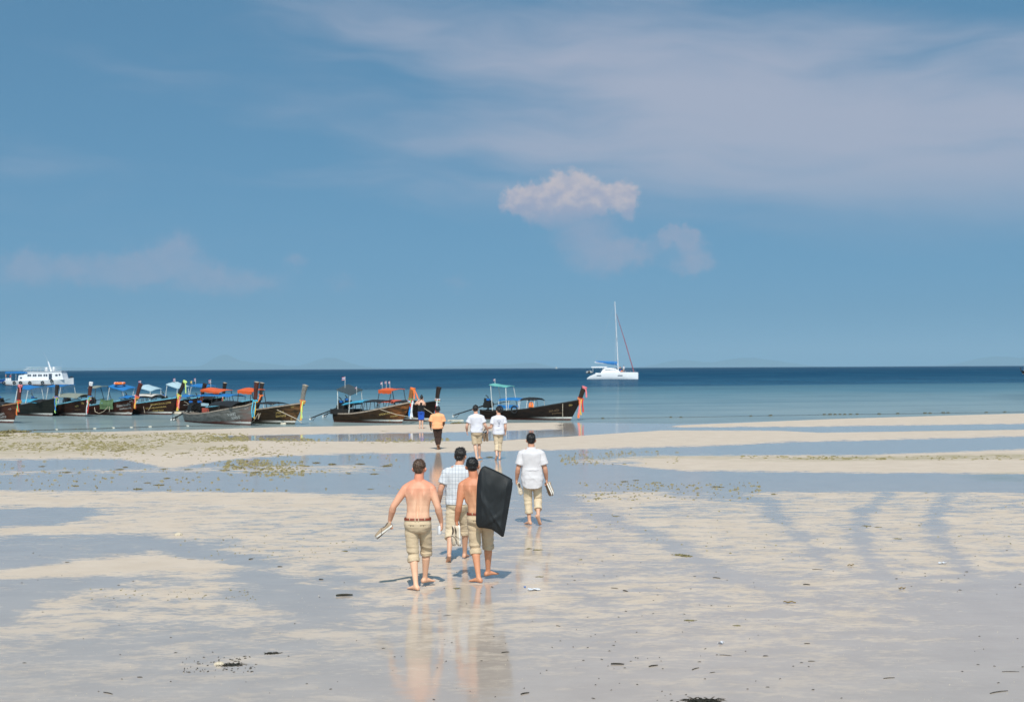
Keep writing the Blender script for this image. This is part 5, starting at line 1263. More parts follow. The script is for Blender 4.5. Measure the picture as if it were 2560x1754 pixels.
# loose gear lying in the boats
ring_m = simple('life_ring_orange', (.85, .17, .03), .5, .3); vest_m = simple('life_vest_orange', (.85, .22, .06), .8, .2)
q = b4.W(b4.X(303), -.12, b4.Z(303, 962) + .06); lr = empty('life_ring', q); tag(lr, 'orange life ring lying on a blue boat roof', 'life ring')
MB().torus((0, 0, .05), .32, .085, 32, 12).build('ring', ring_m, lr)
for k in range(4):
    t = R(45 + 90 * k); MB().torus((.32 * math.cos(t), .32 * math.sin(t), .05), .090, .012, 16, 6, Matrix.Rotation(t, 3, 'Z') @ Matrix.Rotation(R(90), 3, 'X')).build('ring_band', flag_white, lr)
gt = empty('cloth_tarp', b4.W(b4.X(289), -.72, .52), -b4.a); tag(gt, 'green cloth hung over the gunwale of the boat with white lettering', 'tarp')
MB().sheet([[Vector((-.75 + .125 * i, -.02 - .05 * j / 6 + .05 * abs(math.sin(i * .9)) + .03 * math.sin(j * 1.5), .62 - .72 * j / 6 - .10 * math.sin(math.pi * i / 12) * (1 - j / 6))) for j in range(7)] for i in range(13)], .012, Vector((0, -1, 0))).build('cloth', T_green, gt)
vest = empty('life_vest', b13.W(b13.X(1339), -.55, .62), -b13.a); tag(vest, 'orange life vest hanging amidships in the boat with the teal roof', 'life vest')
for sd in (-1, 1):
    vb = MB(); vb.loft([[Vector((sd * .09 + rx * math.cos(t), .05 * math.sin(t), z)) for t in [2 * math.pi * j / 12 for j in range(12)]] for z, rx in ((0, .05), (.02, .085), (.20, .09), (.34, .06), (.40, .04))]); vb.build('vest_panel', vest_m, vest)
MB().capsule([(-.07, .02, .39), (0, .05, .44), (.07, .02, .39)], .04, 10).build('vest_collar', vest_m, vest); MB().box((0, -.055, .14), (.26, .008, .03)).build('vest_strap', blk, vest, False)
# ------------------------------------------------------------------ ferry, catamaran and the far boats
wp = simple('boat_white', (0.74, 0.74, 0.76), .45, .4, var=.04, scale=.6); wp2 = simple('boat_white_worn', (0.68, 0.68, 0.69), .55, .3, var=.10, scale=.8); glass = simple('boat_glass', (0.045, 0.065, 0.10), .15, .5); teal_m = simple('rail_teal', (0.30, 0.52, 0.50), .6); tyre = simple('tyre_rubber', (0.014, 0.014, 0.015), .8, .2); grey_inf = simple('dinghy_grey', (0.30, 0.31, 0.32), .6, .3); red_cl = simple('jib_cover_red', (0.30, 0.085, 0.11), .8, .2); deckgrey = simple('deck_grey', (0.33, 0.33, 0.34), .7)
steel = simple('rail_steel', (0.62, 0.62, 0.63), .4, .4, metal=.3); alu_mast = simple('mast_alu', (0.62, 0.62, 0.64), .4, .4); boot = simple('boot_top', (0.12, 0.06, 0.05), .6)
fy = empty('ferry', gp(100, 962.3, SEA_Z), R(-4)); tag(fy, 'white passenger ferry with blue stern awning and tyres along its side', 'ferry')
def ship(stations, name, mat, par):
    """stations: x, half beam deck, half beam wl, deck z, keel z"""
    rg = []
    for x_, bd, bw, zd, zk in stations:
        rg.append([Vector((x_, -bd, zd)), Vector((x_, -(bd * .3 + bw * .7), zd * .35)), Vector((x_, -bw * .8, zk * .4)), Vector((x_, 0, zk)), Vector((x_, bw * .8, zk * .4)), Vector((x_, (bd * .3 + bw * .7), zd * .35)), Vector((x_, bd, zd))])
    return MB().loft(rg).build(name, mat, par, True, 35)
ship([(-7.1, 1.6, 1.4, .95, -.5), (-5, 1.9, 1.75, .92, -.6), (0, 2.0, 1.9, .95, -.7), (3, 1.85, 1.6, 1.05, -.7), (5, 1.4, .95, 1.2, -.6), (6.4, .75, .35, 1.38, -.3), (7.3, .12, .04, 1.52, .2)], 'hull', wp2, fy)
ship([(-7.12, 1.42, 1.43, .14, -.5), (0, 1.93, 1.93, .14, -.7), (3, 1.66, 1.63, .14, -.7), (5, 1.03, .98, .14, -.6), (6.3, .42, .36, .15, -.3)], 'boot_top', boot, fy)
def side_prism(pts, w, name, mat, par): 
    return MB().loft([[Vector((x_, sy * w, z_)) for x_, z_ in pts] for sy in (-1, 1)]).build(name, mat, par, False)
house = side_prism([(-4.2, .93), (5.7, 1.15), (5.55, 1.6), (5.2, 2.75), (4.9, 2.88), (-2.2, 2.75), (-2.9, 2.2), (-4.0, 2.1)], 1.45, 'deckhouse', wp, fy)
side_prism([(-2.5, 2.76), (5.3, 2.90), (5.3, 2.99), (-2.5, 2.85)], 1.6, 'deckhouse_roof', wp, fy)
def win(x0, x1, z0, z1, par=house, nm='window', mt=glass):
    MB().box(((x0 + x1) / 2, -1.455, (z0 + z1) / 2), (x1 - x0, .03, z1 - z0)).build(nm, mt, par, False)
for a_ in (-2.1, -1.68, -.95, -.52, .18, .64, 1.36, 1.84): win(a_, a_ + .36, 1.82, 2.30)
win(2.48, 3.2, 1.15, 2.42, fy, 'door', glass); win(3.9, 4.42, 1.86, 2.26); win(4.65, 5.0, 1.95, 2.38); win(-3.75, -3.3, 1.35, 1.75)
aw = MB().sheet([[Vector((-6.9 + 4.8 * i / 8, -1.6 + .4 * j, 2.80 + .10 * math.sin(math.pi * j / 8) - .04 * math.sin(i * 1.3))) for j in range(9)] for i in range(9)], .10).build('stern_awning', T_blue, fy)
MB().sheet([[Vector((-6.9 + 4.8 * i / 8, -1.62, 2.80 - .30 * j)) for j in (0, 1)] for i in range(9)], .02, Vector((0, -1, 0))).build('valance', T_blue, aw)
for x_ in (-6.8, -5.7, -4.6):
    for sy in (-1, 1): MB().tube([(x_, sy * 1.5, .92), (x_, sy * 1.5, 2.8)], .035, 6).build('awning_post', steel, fy)
for x_, sy in [(-6.7, -1), (-6.3, -1), (-5.9, -1)]: MB().box((x_ + .1, sy * 1.55, 1.25), (.35, .05, .55)).build('stern_board', wp2, fy, False)
rl = MB()
for z_ in (3.35, 3.75): rl.tube([(-3.0 if z_ < 3.5 else -2.4, -1.4, z_), (3.9, -1.4, z_)], .035, 6).tube([(-2.4, 1.4, z_), (3.9, 1.4, z_)], .035, 6)
for k in range(9): rl.tube([(-2.3 + .77 * k, -1.4, 2.85), (-2.3 + .77 * k, -1.4, 3.75)], .03, 6)
rl.tube([(-3.0, -1.4, 2.9), (-1.8, -1.4, 3.75)], .04, 6); rl.build('roof_rail', steel, fy)
MB().sheet([[Vector((-1.9 + .5 * i, -1.2 + .6 * j, 3.70 + .02 * math.sin(i))) for j in range(5)] for i in range(5)], .05).build('roof_tarp', teal_m, fy)
ms = MB().tube([(2.45, 0, 2.9), (1.75, 0, 5.0)], [.22, .10], 8).build('mast', wp, fy); MB().tube([(1.75, 0, 5.0), (.8, 0, 6.9)], .02, 6).build('antenna', steel, ms); MB().tube([(4.4, .4, 2.95), (4.4, .4, 4.9)], .015, 6).build('antenna', steel, fy)
MB().capsule([(1.75, -.9, 3.1), (1.75, -.9, 3.5)], .28, 12).build('life_raft', wp, fy); MB().capsule([(3.3, -.8, 3.2), (3.3, -.8, 3.6)], .26, 12).build('life_raft', wp, fy)
for xz, zz in ((115, .5), (305, .52), (415, .55), (575, .50), (790, .55), (945, .85)):
    x_ = (xz - 683) / 79.3; hb_ = lerp_curve([(-7.1, 1.6), (-5, 1.9), (0, 2.02), (3, 1.85), (4, 1.7)], x_)[0]
    MB().torus((x_, -hb_ - .08, zz), .27, .10, 20, 8, Matrix.Rotation(R(90), 3, 'X')).build('tyre_fender', tyre, fy)
MB().capsule([(6.6, -.3, 1.6), (6.9, 0, 1.75), (7.1, .1, 1.7)], .10, 8).build('anchor', iron, fy)
MB().box((-6.95, -1.0, 2.0), (.25, .1, .35)).build('life_ring_box', vest_m, fy, False); MB().ball((-5.8, -1.45, 1.9), .17, 10, 8).build('red_float', flag_red, fy)

ct = empty('catamaran', gp(1532, 947.6, SEA_Z), R(-6)); tag(ct, 'white catamaran at anchor with bare mast and blue sail cover', 'sailboat')
for sy in (-1, 1):
    rg = []
    for x_, w, zd, zk in ((-6.7, .45, .28, -.2), (-6.0, .62, .85, -.4), (-4.9, .72, 1.35, -.5), (-3.2, .80, 1.72, -.5), (0, .85, 1.85, -.5), (3, .74, 1.86, -.5), (5.2, .46, 1.84, -.45), (6.5, .14, 1.80, -.35), (6.68, .05, 1.76, -.2)):
        rg.append([Vector((x_, sy * 2.6 - w, zd)), Vector((x_, sy * 2.6 - w * 1.02, zd * .4)), Vector((x_, sy * 2.6 - w * .7, 0)), Vector((x_, sy * 2.6, zk)), Vector((x_, sy * 2.6 + w * .7, 0)), Vector((x_, sy * 2.6 + w * 1.02, zd * .4)), Vector((x_, sy * 2.6 + w, zd))])
    hl = MB().loft(rg).build('hull', wp, ct, True, 40)
    for x0, x1 in ((-4.1, -2.9), (1.4, 2.7)): MB().box(((x0 + x1) / 2, sy * 2.6 - .84 if sy < 0 else sy * 2.6 + .84, 1.0), (x1 - x0, .06, .20)).build('port_light', glass, hl, False)
MB().box((-1.2, 0, 1.55), (6.6, 3.9, .30)).build('bridge_deck', wp, ct, False); MB().box((4.3, 0, 1.70), (.25, 4.9, .22)).build('crossbeam', wp, ct, False)
rg = [[Vector((x_ + (-.35 if z > 2.4 and x_ < 0 else 0), y_, z)) for x_, y_ in ()] for z in ()]
cb = MB(); pr = [(-3.1, 1.7), (-2.75, 2.35), (-2.2, 2.95), (-.8, 3.02), (.6, 2.92), (1.5, 2.35), (2.2, 1.75)]
cb.loft([[Vector((x_, y_, z_ if abs(y_) < 1.7 else 1.7 + (z_ - 1.7) * .86)) for x_, z_ in pr] for y_ in (-1.95, -1.6, 0, 1.6, 1.95)]); cab = cb.build('coachroof', wp, ct, True, 30)
MB().sheet([[Vector((-1.9 + .42 * i, -1.985, 2.32 + (.32 - .04 * i) * j)) for j in (0, 1)] for i in range(8)], .03, Vector((0, -1, 0))).build('saloon_window', simple('saloon_glass', (.30, .31, .34), .2, .5), cab)
mst = MB().tube([(1.5, 0, 1.8), (1.15, 0, 10), (.65, 0, 20.6)], [.15, .13, .10], 10).build('mast', alu_mast, ct)
MB().tube([(1.3, -1.0, 11.0), (1.1, 0, 11.1), (1.3, 1.0, 11.0)], .04, 6).build('spreader', alu_mast, mst)
bm2 = MB().tube([(1.3, 0, 3.9), (-4.75, 0, 4.55)], .14, 8).build('boom', wp, ct)
rg = []
for t in np.linspace(0, 1, 10):
    c_ = Vector((1.15, 0, 4.2)).lerp(Vector((-4.55, 0, 4.72)), t); hh = .42 * (1 - t) ** .6 + .10; rg.append([c_ + Vector((0, .22 * math.cos(q), hh * math.sin(q))) for q in [2 * math.pi * j / 12 for j in range(12)]])
MB().loft(rg).build('sail_cover', T_blue, bm2)
MB().sheet([[Vector((-5.6 + .52 * i, -1.7 + .85 * j, 3.28 + .10 * math.sin(math.pi * j / 4))) for j in range(5)] for i in range(9)], .20).build('bimini', wp, ct)
for x_ in (-5.2, -2.6):
    for sy in (-1, 1): MB().tube([(x_, sy * 1.6, 1.7), (x_, sy * 1.6, 3.2)], .04, 6).build('bimini_post', steel, ct)
MB().tube([(1.05, 0, 17.3), (3.4, 0, 9.6), (5.6, 0, 1.85)], [.05, .11, .12], 8).build('furled_jib', red_cl, ct)
for sy in (-1, 1): MB().tube([(.95, 0, 17.0), (.6, sy * 2.7, 1.8)], .018, 5).build('shroud', steel, ct)
MB().tube([(.68, 0, 20.4), (-4.6, 0, 4.8)], .012, 5).build('topping_lift', steel, ct)
gr = MB()
for x_ in np.linspace(-3, 6.0, 8): gr.tube([(x_, -3.2 + max(0, x_ - 3) * .18, 1.75), (x_, -3.2 + max(0, x_ - 3) * .18, 2.35)], .018, 5)
gr.tube([(-3, -3.2, 2.33), (3, -3.2, 2.33), (6, -2.65, 2.33)], .015, 5); gr.build('guard_rail', steel, ct)
MB().box((2.4, -.6, 2.15), (.45, .4, .35)).build('deck_locker', vest_m, ct, False)
dg_ = empty('dinghy', (0, 0, 0)); dg_.matrix_world = Matrix.Translation(gp(1532, 947.6, SEA_Z)) @ Matrix.Rotation(R(-6), 4, 'Z') @ Matrix.Translation((-6.25, 0, 1.55)); tag(dg_, 'grey inflatable dinghy hung behind the catamaran', 'dinghy')
db = MB(); pts = [(-.55, -1.3, .3), (-.62, -.4, .25), (-.62, .8, .25), (-.35, 1.5, .42), (.0, 1.75, .50), (.35, 1.5, .42), (.62, .8, .25), (.62, -.4, .25), (.55, -1.3, .3)]
db.capsule(pts, .30, 10); db.build('tube', grey_inf, dg_); MB().box((0, .1, .12), (1.0, 2.3, .20)).build('floor_pan', iron, dg_, False); MB().box((0, -1.05, .5), (.30, .25, .55)).build('outboard', iron, dg_, False)

def copy_tree(o, parent=None):
    c = o.copy(); C.objects.link(c); c.parent = parent
    for ch in o.children: copy_tree(ch, c)
    return c
MC = Matrix.Translation(gp(1532, 947.6, SEA_Z)) @ Matrix.Rotation(R(-6), 4, 'Z')
for src, loc, lab in ((Hh, (2.1, -1.9, 1.72), 'tiny dark clad person standing by the mast of the catamaran'), (E, (3.0, -2.5, 1.85), 'tiny pale clad person on the foredeck of the catamaran')):
    c = copy_tree(src.root); c.location = MC @ Vector(loc); c.rotation_euler = (0, 0, R(40)); c['label'] = lab

# sail on the horizon
fs_ = empty('far_sailboat', gp(1391, 960, SEA_Z) * 1.0); q = sight(1391, 921); fs_.location = (q.x / q.y * 4600, 4600, SEA_Z); fs_.scale = (.8, .8, .8); tag(fs_, 'tiny white sailboat on the horizon left of the catamaran', 'sailboat')
ship([(-4, 1, .8, 1.0, -.4), (0, 1.3, 1.1, .9, -.5), (3, .8, .5, 1.1, -.4), (4.4, .1, .05, 1.3, .1)], 'hull', wp, fs_)
MB().tube([(.2, 0, .9), (0, 0, 9.5)], .10, 6).build('mast', alu_mast, fs_)
MB().loft([[Vector((x_, -.03 + y_ + .25 * math.sin((z_ - 1.6) * .35), z_)) for x_, z_ in ((-.1, 1.6), (-3.6, 1.7), (-2.2, 5.0), (-.15, 9.2))] for y_ in (0, .05)]).build('mainsail', T_white, fs_, False)
MB().loft([[Vector((x_, y_, z_)) for x_, z_ in ((.4, 1.5), (4.0, 1.4), (.3, 7.6))] for y_ in (0, .05)]).build('foresail', T_white, fs_, False)
# boats cut by the picture's edges
H_blue = hull_mat('hull_blue', (0.02, 0.10, 0.34), (0.015, 0.07, 0.24), weather=.2)
e1 = Longtail(10, 957, 10, 'blue hulled boat at the left edge behind the ferry stern', hull=H_blue, gun=G_blue, prow=P_dark, prow_uv=(14, 946), group='boats cut off by the picture edge', tip_h=1.0)
e1.roof(-40, -2, 944, 946, T_blue, posts=post_w)
e2 = Longtail(2557, 935, 172, 'dark boat with a pale shade just entering at the right edge', hull=H_dark, gun=G_dark, prow=P_dark, prow_uv=(2553, 918), group='boats cut off by the picture edge', tip_h=1.3, beam=1.1)
e2.roof(2550, 2600, 911, 910, T_white, wid=2.0, posts=post_w)
# ------------------------------------------------------------------ float lines, seaweed and tide litter
float_m = simple('float_white', (.48, .44, .36), .6, .3, var=.25, scale=14); float_d = simple('float_weedy', (.075, .070, .045), .8, .2, var=.4, scale=14); wet_rope = simple('rope_wet', (.035, .032, .026), .7)
fl_me = MB().capsule([(-.055, 0, 0), (.055, 0, 0)], .062, 14).me('float')
for me_ in (fl_me,): me_.polygons.foreach_set('use_smooth', [True] * len(me_.polygons))
fl_w = fl_me.copy(); fl_w.materials.append(float_m); fl_d = fl_me.copy(); fl_d.materials.append(float_d)
def float_line(label, pts, dark=(), z=SEA_Z, rope=True, sc=1.0, ends=(), rr_=.016):
    W3 = [gp(u, v, z) for u, v in pts]; root = empty('float_line', W3[0]); tag(root, label, 'float line', 'float lines in the shallows')
    for i, w in enumerate(W3):
        o = bpy.data.objects.new('float', fl_d if i in dark else fl_w); C.objects.link(o); o.parent = root
        k = sc * w.y / 75.0 * rnd.uniform(.85, 1.2); o.location = w - W3[0] + Vector((0, 0, .012)); o.scale = (k * 1.1, k, k); o.rotation_euler = (0, rnd.uniform(-.1, .1), rnd.uniform(-.3, .3))
    if rope:
        P_ = [gp(u, v, z) - W3[0] + Vector((0, 0, .012)) for u, v in list(ends[:1]) + list(pts) + list(ends[1:])]; PP = []
        for a_, b_ in zip(P_[:-1], P_[1:]): PP += [a_, a_.lerp(b_, .5) + Vector((0, rnd.uniform(-.3, .3), 0))]
        MB().tube(PP + [P_[-1]], rr_, 6).build('rope', wet_rope, root)
    return root
float_line('long line of pale floats along the waterline at the left', [(87.5, 1075.6), (141, 1074), (189.5, 1073), (236.7, 1071.6), (283, 1069.7), (328.5, 1068.7), (375, 1067), (469, 1064.8)], (0, 2), sc=.72, ends=[(40, 1077), (600, 1064)])
float_line('short string of five pale floats at the amber boat\'s bow', [(951.6, 1055), (959.4, 1055), (967.6, 1055), (975.8, 1055), (982, 1055)], sc=1.15)
float_line('string of pale floats left of the men in white T-shirts', [(1123, 1052), (1129, 1052), (1135, 1052), (1141, 1052), (1147, 1052), (1153, 1052)], sc=.9)
float_line('dark weedy float line along the waterline at the right', [(1507, 1046), (1677, 1043), (1702, 1043), (1877, 1040), (1926, 1039), (2061, 1036.5), (2075, 1036.3), (2088, 1036.2), (2100, 1036), (2112, 1036), (2126, 1035.8), (2143, 1035.5), (2198, 1035), (2244, 1034), (2313, 1033), (2325, 1033), (2358, 1032), (2370, 1032), (2466, 1031), (2512, 1030)], tuple(range(20)), sc=.75, rr_=.008, ends=[(1440, 1047), (2600, 1028)])
float_line('single pale float beside the olive boat\'s bow', [(708, 1060)], rope=False, sc=1.2)
float_line('single white float between the brown boats and the grey one', [(445, 1034)], rope=False, sc=1.5)

weed_m = simple('seaweed_olive', (.20, .168, .075), .75, .25, var=.45, scale=30); weed_d = simple('seagrass_dark', (.030, .026, .017), .7, .25, var=.4, scale=30); shell_m = simple('shell_pale', (.52, .44, .33), .6, .3, var=.25, scale=40); leaf_m = simple('leaf_tan', (.26, .17, .06), .7, .2, var=.3, scale=30); paper_m = simple('litter_white', (.66, .68, .74), .6)
def weed_mesh(seed, n, rad, h, bw=.012):
    rr = random.Random(seed); mb = MB()
    for _ in range(n):
        q = rr.uniform(0, 6.28); r0 = rad * math.sqrt(rr.random()); p0 = Vector((r0 * math.cos(q) * 1.5, r0 * math.sin(q), 0)); dr = Vector((rr.uniform(-1, 1), rr.uniform(-1, 1), 0)).normalized(); ln = rr.uniform(.4, 1.0) * rad; hz_ = h * rr.uniform(.3, 1.0) * (1 - .6 * r0 / rad)
        sd = Vector((-dr.y, dr.x, 0)) * bw * rr.uniform(.6, 1.5); mid_ = p0 + dr * ln * .5 + Vector((0, 0, hz_)); en = p0 + dr * ln + Vector((0, 0, .003))
        mb.raw([p0 - sd, p0 + sd, mid_ + sd, mid_ - sd, en + sd * .4, en - sd * .4, p0 + Vector((0, 0, -.01)), mid_ + Vector((0, 0, -.012))], [(0, 1, 2, 3), (3, 2, 4, 5), (1, 0, 6), (0, 3, 7, 6), (2, 1, 6, 7), (3, 5, 7), (5, 4, 7), (4, 2, 7)])
    mb.raw([Vector((1.3 * rad * math.cos(t) * (.75 + .3 * rr.random()), .9 * rad * math.sin(t) * (.75 + .3 * rr.random()), 0)) for t in [6.283 * j / 11 for j in range(11)]] + [Vector((0, 0, h * .55))], [(j, (j + 1) % 11, 11) for j in range(11)])
    return mb.me('seaweed')
weed_meshes = [weed_mesh(k, 46, .16, .055) for k in range(5)]
for me_ in weed_meshes: me_.materials.append(weed_m)
spots = [(166, 1180, 1.6), (300, 1173, 1.7), (313, 1167, 1.0), (417, 1195, 1.3), (369, 1206, 1.0), (345, 1222, 1.6), (410, 1172, 1.2), (470, 1173, 1.3), (560, 1175, 1.6), (600, 1168, 1.5), (640, 1180, 1.7), (665, 1172, 1.5), (398, 1212, 1.5), (190, 1214, 1.2), (105, 1165, 1.1), (285, 1127, 2.6), (302, 1126, 1.8), (455, 1134, 1.9), (470, 1132, 1.4), (553, 1133, 1.3), (590, 1131, 1.5), (668, 1136, 1.6), (790, 1156, 1.5), (830, 1160, 1.8), (765, 1165, 1.2), (900, 1159, 1.4), (966, 1164, 1.7), (936, 1184, 1.4), (872, 1183, .9), (927, 1222, 1.0), (1225, 1142, 1.2), (961, 1078, 1.3), (1148, 1057, 2.6), (1140, 1058, 2.0), (1790, 1216, 1.4), (1800, 1217, 1.2), (1934, 1235, 1.1), (1562, 1203, 1.2), (1590, 1200, 1.0), (1540, 1290, 1.0), (2165, 1314, 1.2), (2196, 1317, .9), (2244, 1346, 1.1), (1700, 1387, 2.0), (1718, 1390, 1.5), (1343, 1374, 1.2), (1322, 1371, 1.0), (1142, 1470, 1.1), (1726, 1550, 1.3), (1843, 1563, .9), (1350, 1441, 1.0), (863, 1377, 1.0), (30, 1078, 4.0), (12, 1083, 4.5), (52, 1079, 3.0), (62, 1080, 2.2), (5, 1090, 3.4)]
for k, (u, v, sc) in enumerate(spots):
    o = bpy.data.objects.new('seaweed_clump', weed_meshes[k % 5]); C.objects.link(o); q = gp(u, v); o.location = (q.x, q.y, .0)
    kk = sc * (.09 + q.y / 135); o.scale = (kk, kk, kk * rnd.uniform(.8, 1.3)); o.rotation_euler = (0, 0, rnd.uniform(0, 6.28)); tag(o, 'thick olive seaweed heaped at the far left waterline' if u < 100 and v < 1100 else 'olive seaweed clump on the sand bar nearest the boats' if v < 1145 else 'olive seaweed clump standing in the shallow pool at the left' if u < 1000 and v < 1232 else 'olive seaweed clump in the pool right of the lone man' if u > 1380 and v < 1260 else 'small flat seaweed scrap on the foreground sand', 'seaweed', 'stranded seaweed clumps')
# uncountable bits
def scatter(name, mat, regions, seed):
    rr = random.Random(seed); V_, F_ = [], []
    for (u0, u1, v0, v1, n, s0, s1, el) in regions:
        for _ in range(n):
            u = rr.uniform(u0, u1); v = v0 + (v1 - v0) * rr.random()
            q = gp(u, v)
            if mnoise.noise(Vector((q.x * .35, q.y * .25, seed))) < rr.uniform(-.45, .35): continue
            s_ = rr.uniform(s0, s1) * (.25 + q.y / 80); a_ = rr.uniform(0, 6.28) if el < 3 else rr.gauss(0, .5); e = el * rr.uniform(.6, 1.3); o = len(V_)
            ca, sa = math.cos(a_), math.sin(a_)
            for x_, y_, z_ in ((-1, 0, 0), (-.3, -.5, .0), (.5, -.4, 0), (1, .1, 0), (.4, .5, 0), (-.5, .45, 0), (-.2, 0, .55), (.4, .05, .45)):
                X_, Y_ = x_ * s_ * e * rr.uniform(.8, 1.2), y_ * s_ * rr.uniform(.7, 1.3); V_.append((q.x + X_ * ca - Y_ * sa, q.y + X_ * sa + Y_ * ca, z_ * s_ * rr.uniform(.5, 1.1) + (.002 if z_ == 0 else .006)))
            F_ += [tuple(o + i for i in f) for f in ((0, 1, 6), (1, 2, 7, 6), (2, 3, 7), (3, 4, 7), (4, 5, 6, 7), (5, 0, 6))]
    ob = link(name, mesh(name, V_, F_), mat, None, False); tag(ob, kind='stuff'); return ob
scatter('seaweed_litter', weed_m, [(-60, 620, 1082, 1128, 3600, .03, .10, 1.6), (200, 780, 1095, 1140, 700, .03, .09, 1.6), (0, 1000, 1130, 1228, 600, .02, .07, 1.4), (560, 760, 1150, 1190, 500, .03, .09, 1.5), (690, 1120, 1095, 1108, 350, .03, .08, 1.6), (1400, 1700, 1128, 1160, 450, .02, .07, 1.4), (1440, 1900, 1205, 1250, 420, .02, .06, 1.4), (1400, 2560, 1230, 1400, 200, .01, .04, 1.5), (1850, 2560, 1140, 1150, 250, .03, .09, 2.0), (420, 900, 1330, 1400, 90, .015, .03, 1.5), (200, 640, 1470, 1500, 70, .01, .025, 2.0)], 3)
scatter('seagrass_litter', weed_d, [(0, 2560, 1330, 1754, 200, .004, .015, 3.2), (1450, 2560, 1400, 1754, 150, .004, .015, 3.5), (1000, 1450, 1400, 1754, 60, .004, .013, 3.0), (450, 640, 1640, 1680, 80, .008, .02, 2.5)], 5)
# single pieces big enough to pick out
def stick(u, v, ln, r_, ang, label, mat=weed_d, bend=.06, name='driftwood_stick'):
    ln *= .85; r_ *= .72; q = gp(u, v); pts = [(-ln / 2, -bend * ln * .4, r_), (-ln * .2, bend * ln * .5, r_ * 1.05), (ln * .15, bend * ln * .4, r_), (ln / 2, -bend * ln * .6, r_ * .9)]
    o = MB().capsule(pts, [r_ * .8, r_, r_ * .95, r_ * .6], 8).build(name, mat); o.location = (q.x, q.y, .0); o.rotation_euler = (0, 0, ang); tag(o, label, 'driftwood', 'sticks and blades on the sand'); return o
stick(861, 1489, .245, .022, .25, 'thick dark stick on the sand left of the sunburnt man\'s feet')
stick(1263, 1630, .105, .007, .5, 'short black stick in front of the tanned man\'s reflection')
stick(1312, 1733, .115, .009, .7, 'knobbly dark twig near the bottom edge, right of the reflections')
stick(1396, 1564, .09, .005, -.9, 'thin dark blade right of the reflections, upper of two')
stick(1118, 1538, .11, .004, .3, 'thin dark blade across the plaid man\'s reflection')
for k, (u, v, ln, r_, an) in enumerate([(627, 1397, .10, .010, .9), (700, 1416, .085, .008, -.2), (803, 1448, .07, .010, .0), (478, 1398, .16, .004, -.1), (1564, 1477, .12, .010, -1.0), (1537, 1470, .13, .006, -.6), (2017, 1461, .11, .010, -.5), (1792, 1444, .13, .008, -.5), (2043, 1423, .17, .006, .0), (1544, 1660, .15, .012, -.1), (1633, 1664, .135, .009, .6), (1738, 1671, .15, .006, .9), (1781, 1680, .075, .004, .5), (1814, 1637, .15, .004, -.3), (2222, 1694, .145, .005, .3), (2496, 1729, .27, .006, .5), (2526, 1678, .20, .004, .0), (350, 1692, .055, .006, 0), (271, 1732, .15, .006, -.6), (168, 1405, .075, .006, .4), (2029, 1652, .08, .005, 0), (1914, 1639, .06, .006, 0), (2018, 1608, .07, .006, 0)]):
    stick(u, v, ln, r_, an, 'small dark seagrass strand lying left of the walkers' if u < 1000 else 'small dark seagrass strand lying right of the walkers', name='seagrass_strand')
def litter(name, label, cat, u, v, mb, mat, rz=0.0, group=None):
    q = gp(u, v); o = mb.build(name, mat); o.location = (q.x, q.y, .0); o.rotation_euler = (0, 0, rz); tag(o, label, cat, group); return o
for me_, (u, v, sc, lab) in zip((weed_mesh(21, 90, .13, .035, .007), weed_mesh(22, 120, .18, .035, .007), weed_mesh(23, 150, .20, .04, .007)), ((681, 1632, .42, 'dark tangle of twigs at lower left, right of the pale shell'), (580, 1661, .42, 'dark seagrass tangle touching the pale shell at lower left'), (1757, 1751, .55, 'dark seagrass tangle at the bottom edge right of centre'))):
    me_.materials.append(weed_d); o = bpy.data.objects.new('seagrass_tangle', me_); C.objects.link(o); q = gp(u, v); o.location = (q.x, q.y, 0); o.scale = (sc, sc, sc * .75); tag(o, lab, 'seagrass', 'dark seagrass tangles')
def shell(r_): 
    mb = MB(); rg = []
    for i in range(8):
        t = i / 7 * math.pi / 2; rg.append([Vector((r_ * 1.25 * math.cos(t) * math.cos(q) * (1 + .08 * math.cos(9 * q)), r_ * math.cos(t) * math.sin(q) * (1 + .08 * math.cos(9 * q)), r_ * .75 * math.sin(t) + .001)) for q in [6.283 * j / 24 for j in range(24)]])
    return mb.loft(rg)
litter('shell', 'pale round shell beside dark seagrass at lower left', 'shell', 548, 1660, shell(.042), shell_m, .4)
litter('coral_lump', 'pale coral lump on the sand at left below the pools', 'coral', 446, 1337, shell(.07), shell_m, 1.2)
def scrap(a_, b_, n, seed):
    rr = random.Random(seed); return MB().sheet([[Vector((a_ * (i / n - .5) + rr.uniform(-.01, .01), b_ * (j / n - .5) + rr.uniform(-.01, .01), .012 + rr.uniform(0, .022))) for j in range(n + 1)] for i in range(n + 1)], .002)
litter('plastic_bag', 'small white plastic scrap on the sand at the far right', 'litter', 2356, 1409, scrap(.11, .07, 4, 3), paper_m, .3)
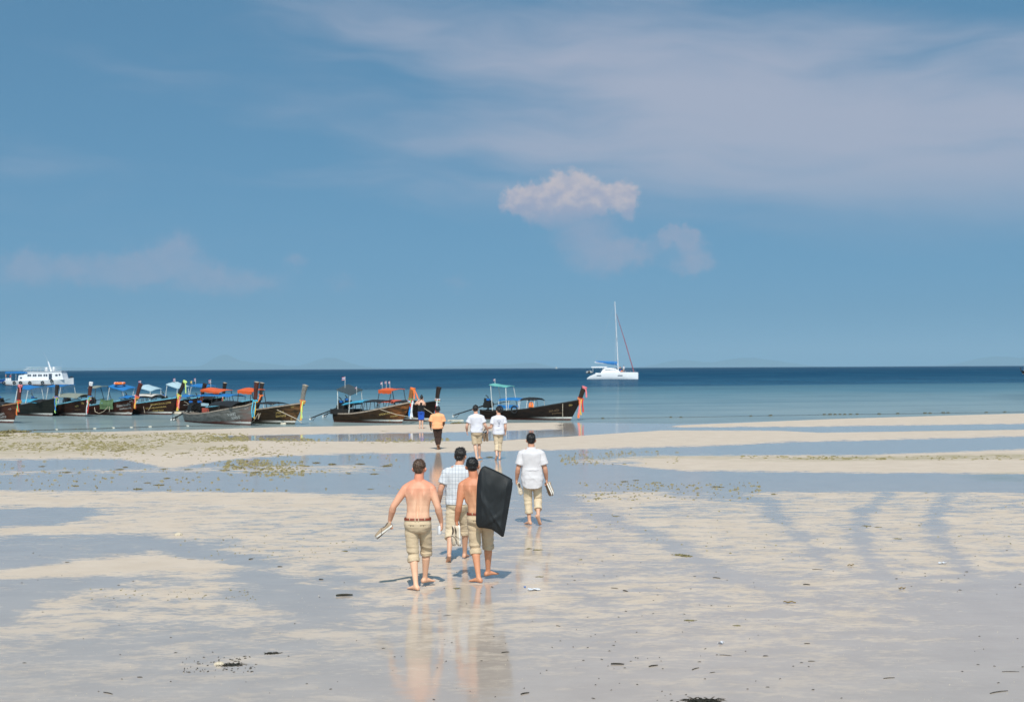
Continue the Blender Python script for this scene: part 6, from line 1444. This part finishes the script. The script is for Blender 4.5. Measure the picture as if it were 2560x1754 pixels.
litter('paper_scrap', 'thin white wrapper on the wet sand right of the tanned man', 'litter', 1335, 1475, scrap(.16, .10, 5, 4), paper_m, .2)
litter('paper_scrap', 'crumpled white scrap on the wet sand, lower right of centre', 'litter', 1802, 1609, scrap(.075, .05, 4, 5), paper_m, .9)
litter('bottle_cap', 'tiny blue bottle cap beside the white wrapper', 'litter', 1312, 1467, lathe([(.016, 0), (.017, .002), (.016, .011), (.014, .013)], 16), blue_paint)
def leaf(ln, w, seed):
    rr = random.Random(seed); return MB().sheet([[Vector((ln * (i / 8 - .5), w * math.sin(math.pi * (i + .3) / 8.6) * j, .006 + .014 * math.sin(i * .7 + seed) ** 2 + .010 * abs(j))) for j in (-1, -.5, 0, .5, 1)] for i in range(9)], .002)
litter('fallen_leaf', 'olive brown leaf lying right of centre on the wet sand', 'leaf', 1974, 1507, leaf(.16, .026, 1), leaf_m, -.1, 'fallen leaves on the sand')
litter('fallen_leaf', 'tan leaf on the wet sand towards the right edge', 'leaf', 2255, 1472, leaf(.10, .022, 2), leaf_m, .1, 'fallen leaves on the sand')
litter('fallen_leaf', 'narrow brown leaf on the patchy sand at the right', 'leaf', 2127, 1414, leaf(.11, .016, 3), leaf_m, .2, 'fallen leaves on the sand')

scatter('shell_grit', shell_m, [(0, 2560, 1500, 1754, 1500, .003, .009, 1.3), (0, 2560, 1330, 1520, 500, .004, .010, 1.3)], 11)
# ------------------------------------------------------------------ haze: the air between here and the islands
hz = bpy.data.materials.new('haze'); hz.use_nodes = True; nt = hz.node_tree; nt.nodes.clear()
pv = nt.nodes.new('ShaderNodeVolumePrincipled'); pv.inputs['Color'].default_value = HAZE_COL
pv.inputs['Density'].default_value = HAZE_DENS; pv.inputs['Anisotropy'].default_value = HAZE_G
mo = nt.nodes.new('ShaderNodeOutputMaterial'); nt.links.new(pv.outputs[0], mo.inputs['Volume'])
hb = MB().box((0, 24000, 300 - 30), (110000, 49500, 660)).build('haze', hz, None, False); tag(hb, kind='stuff')
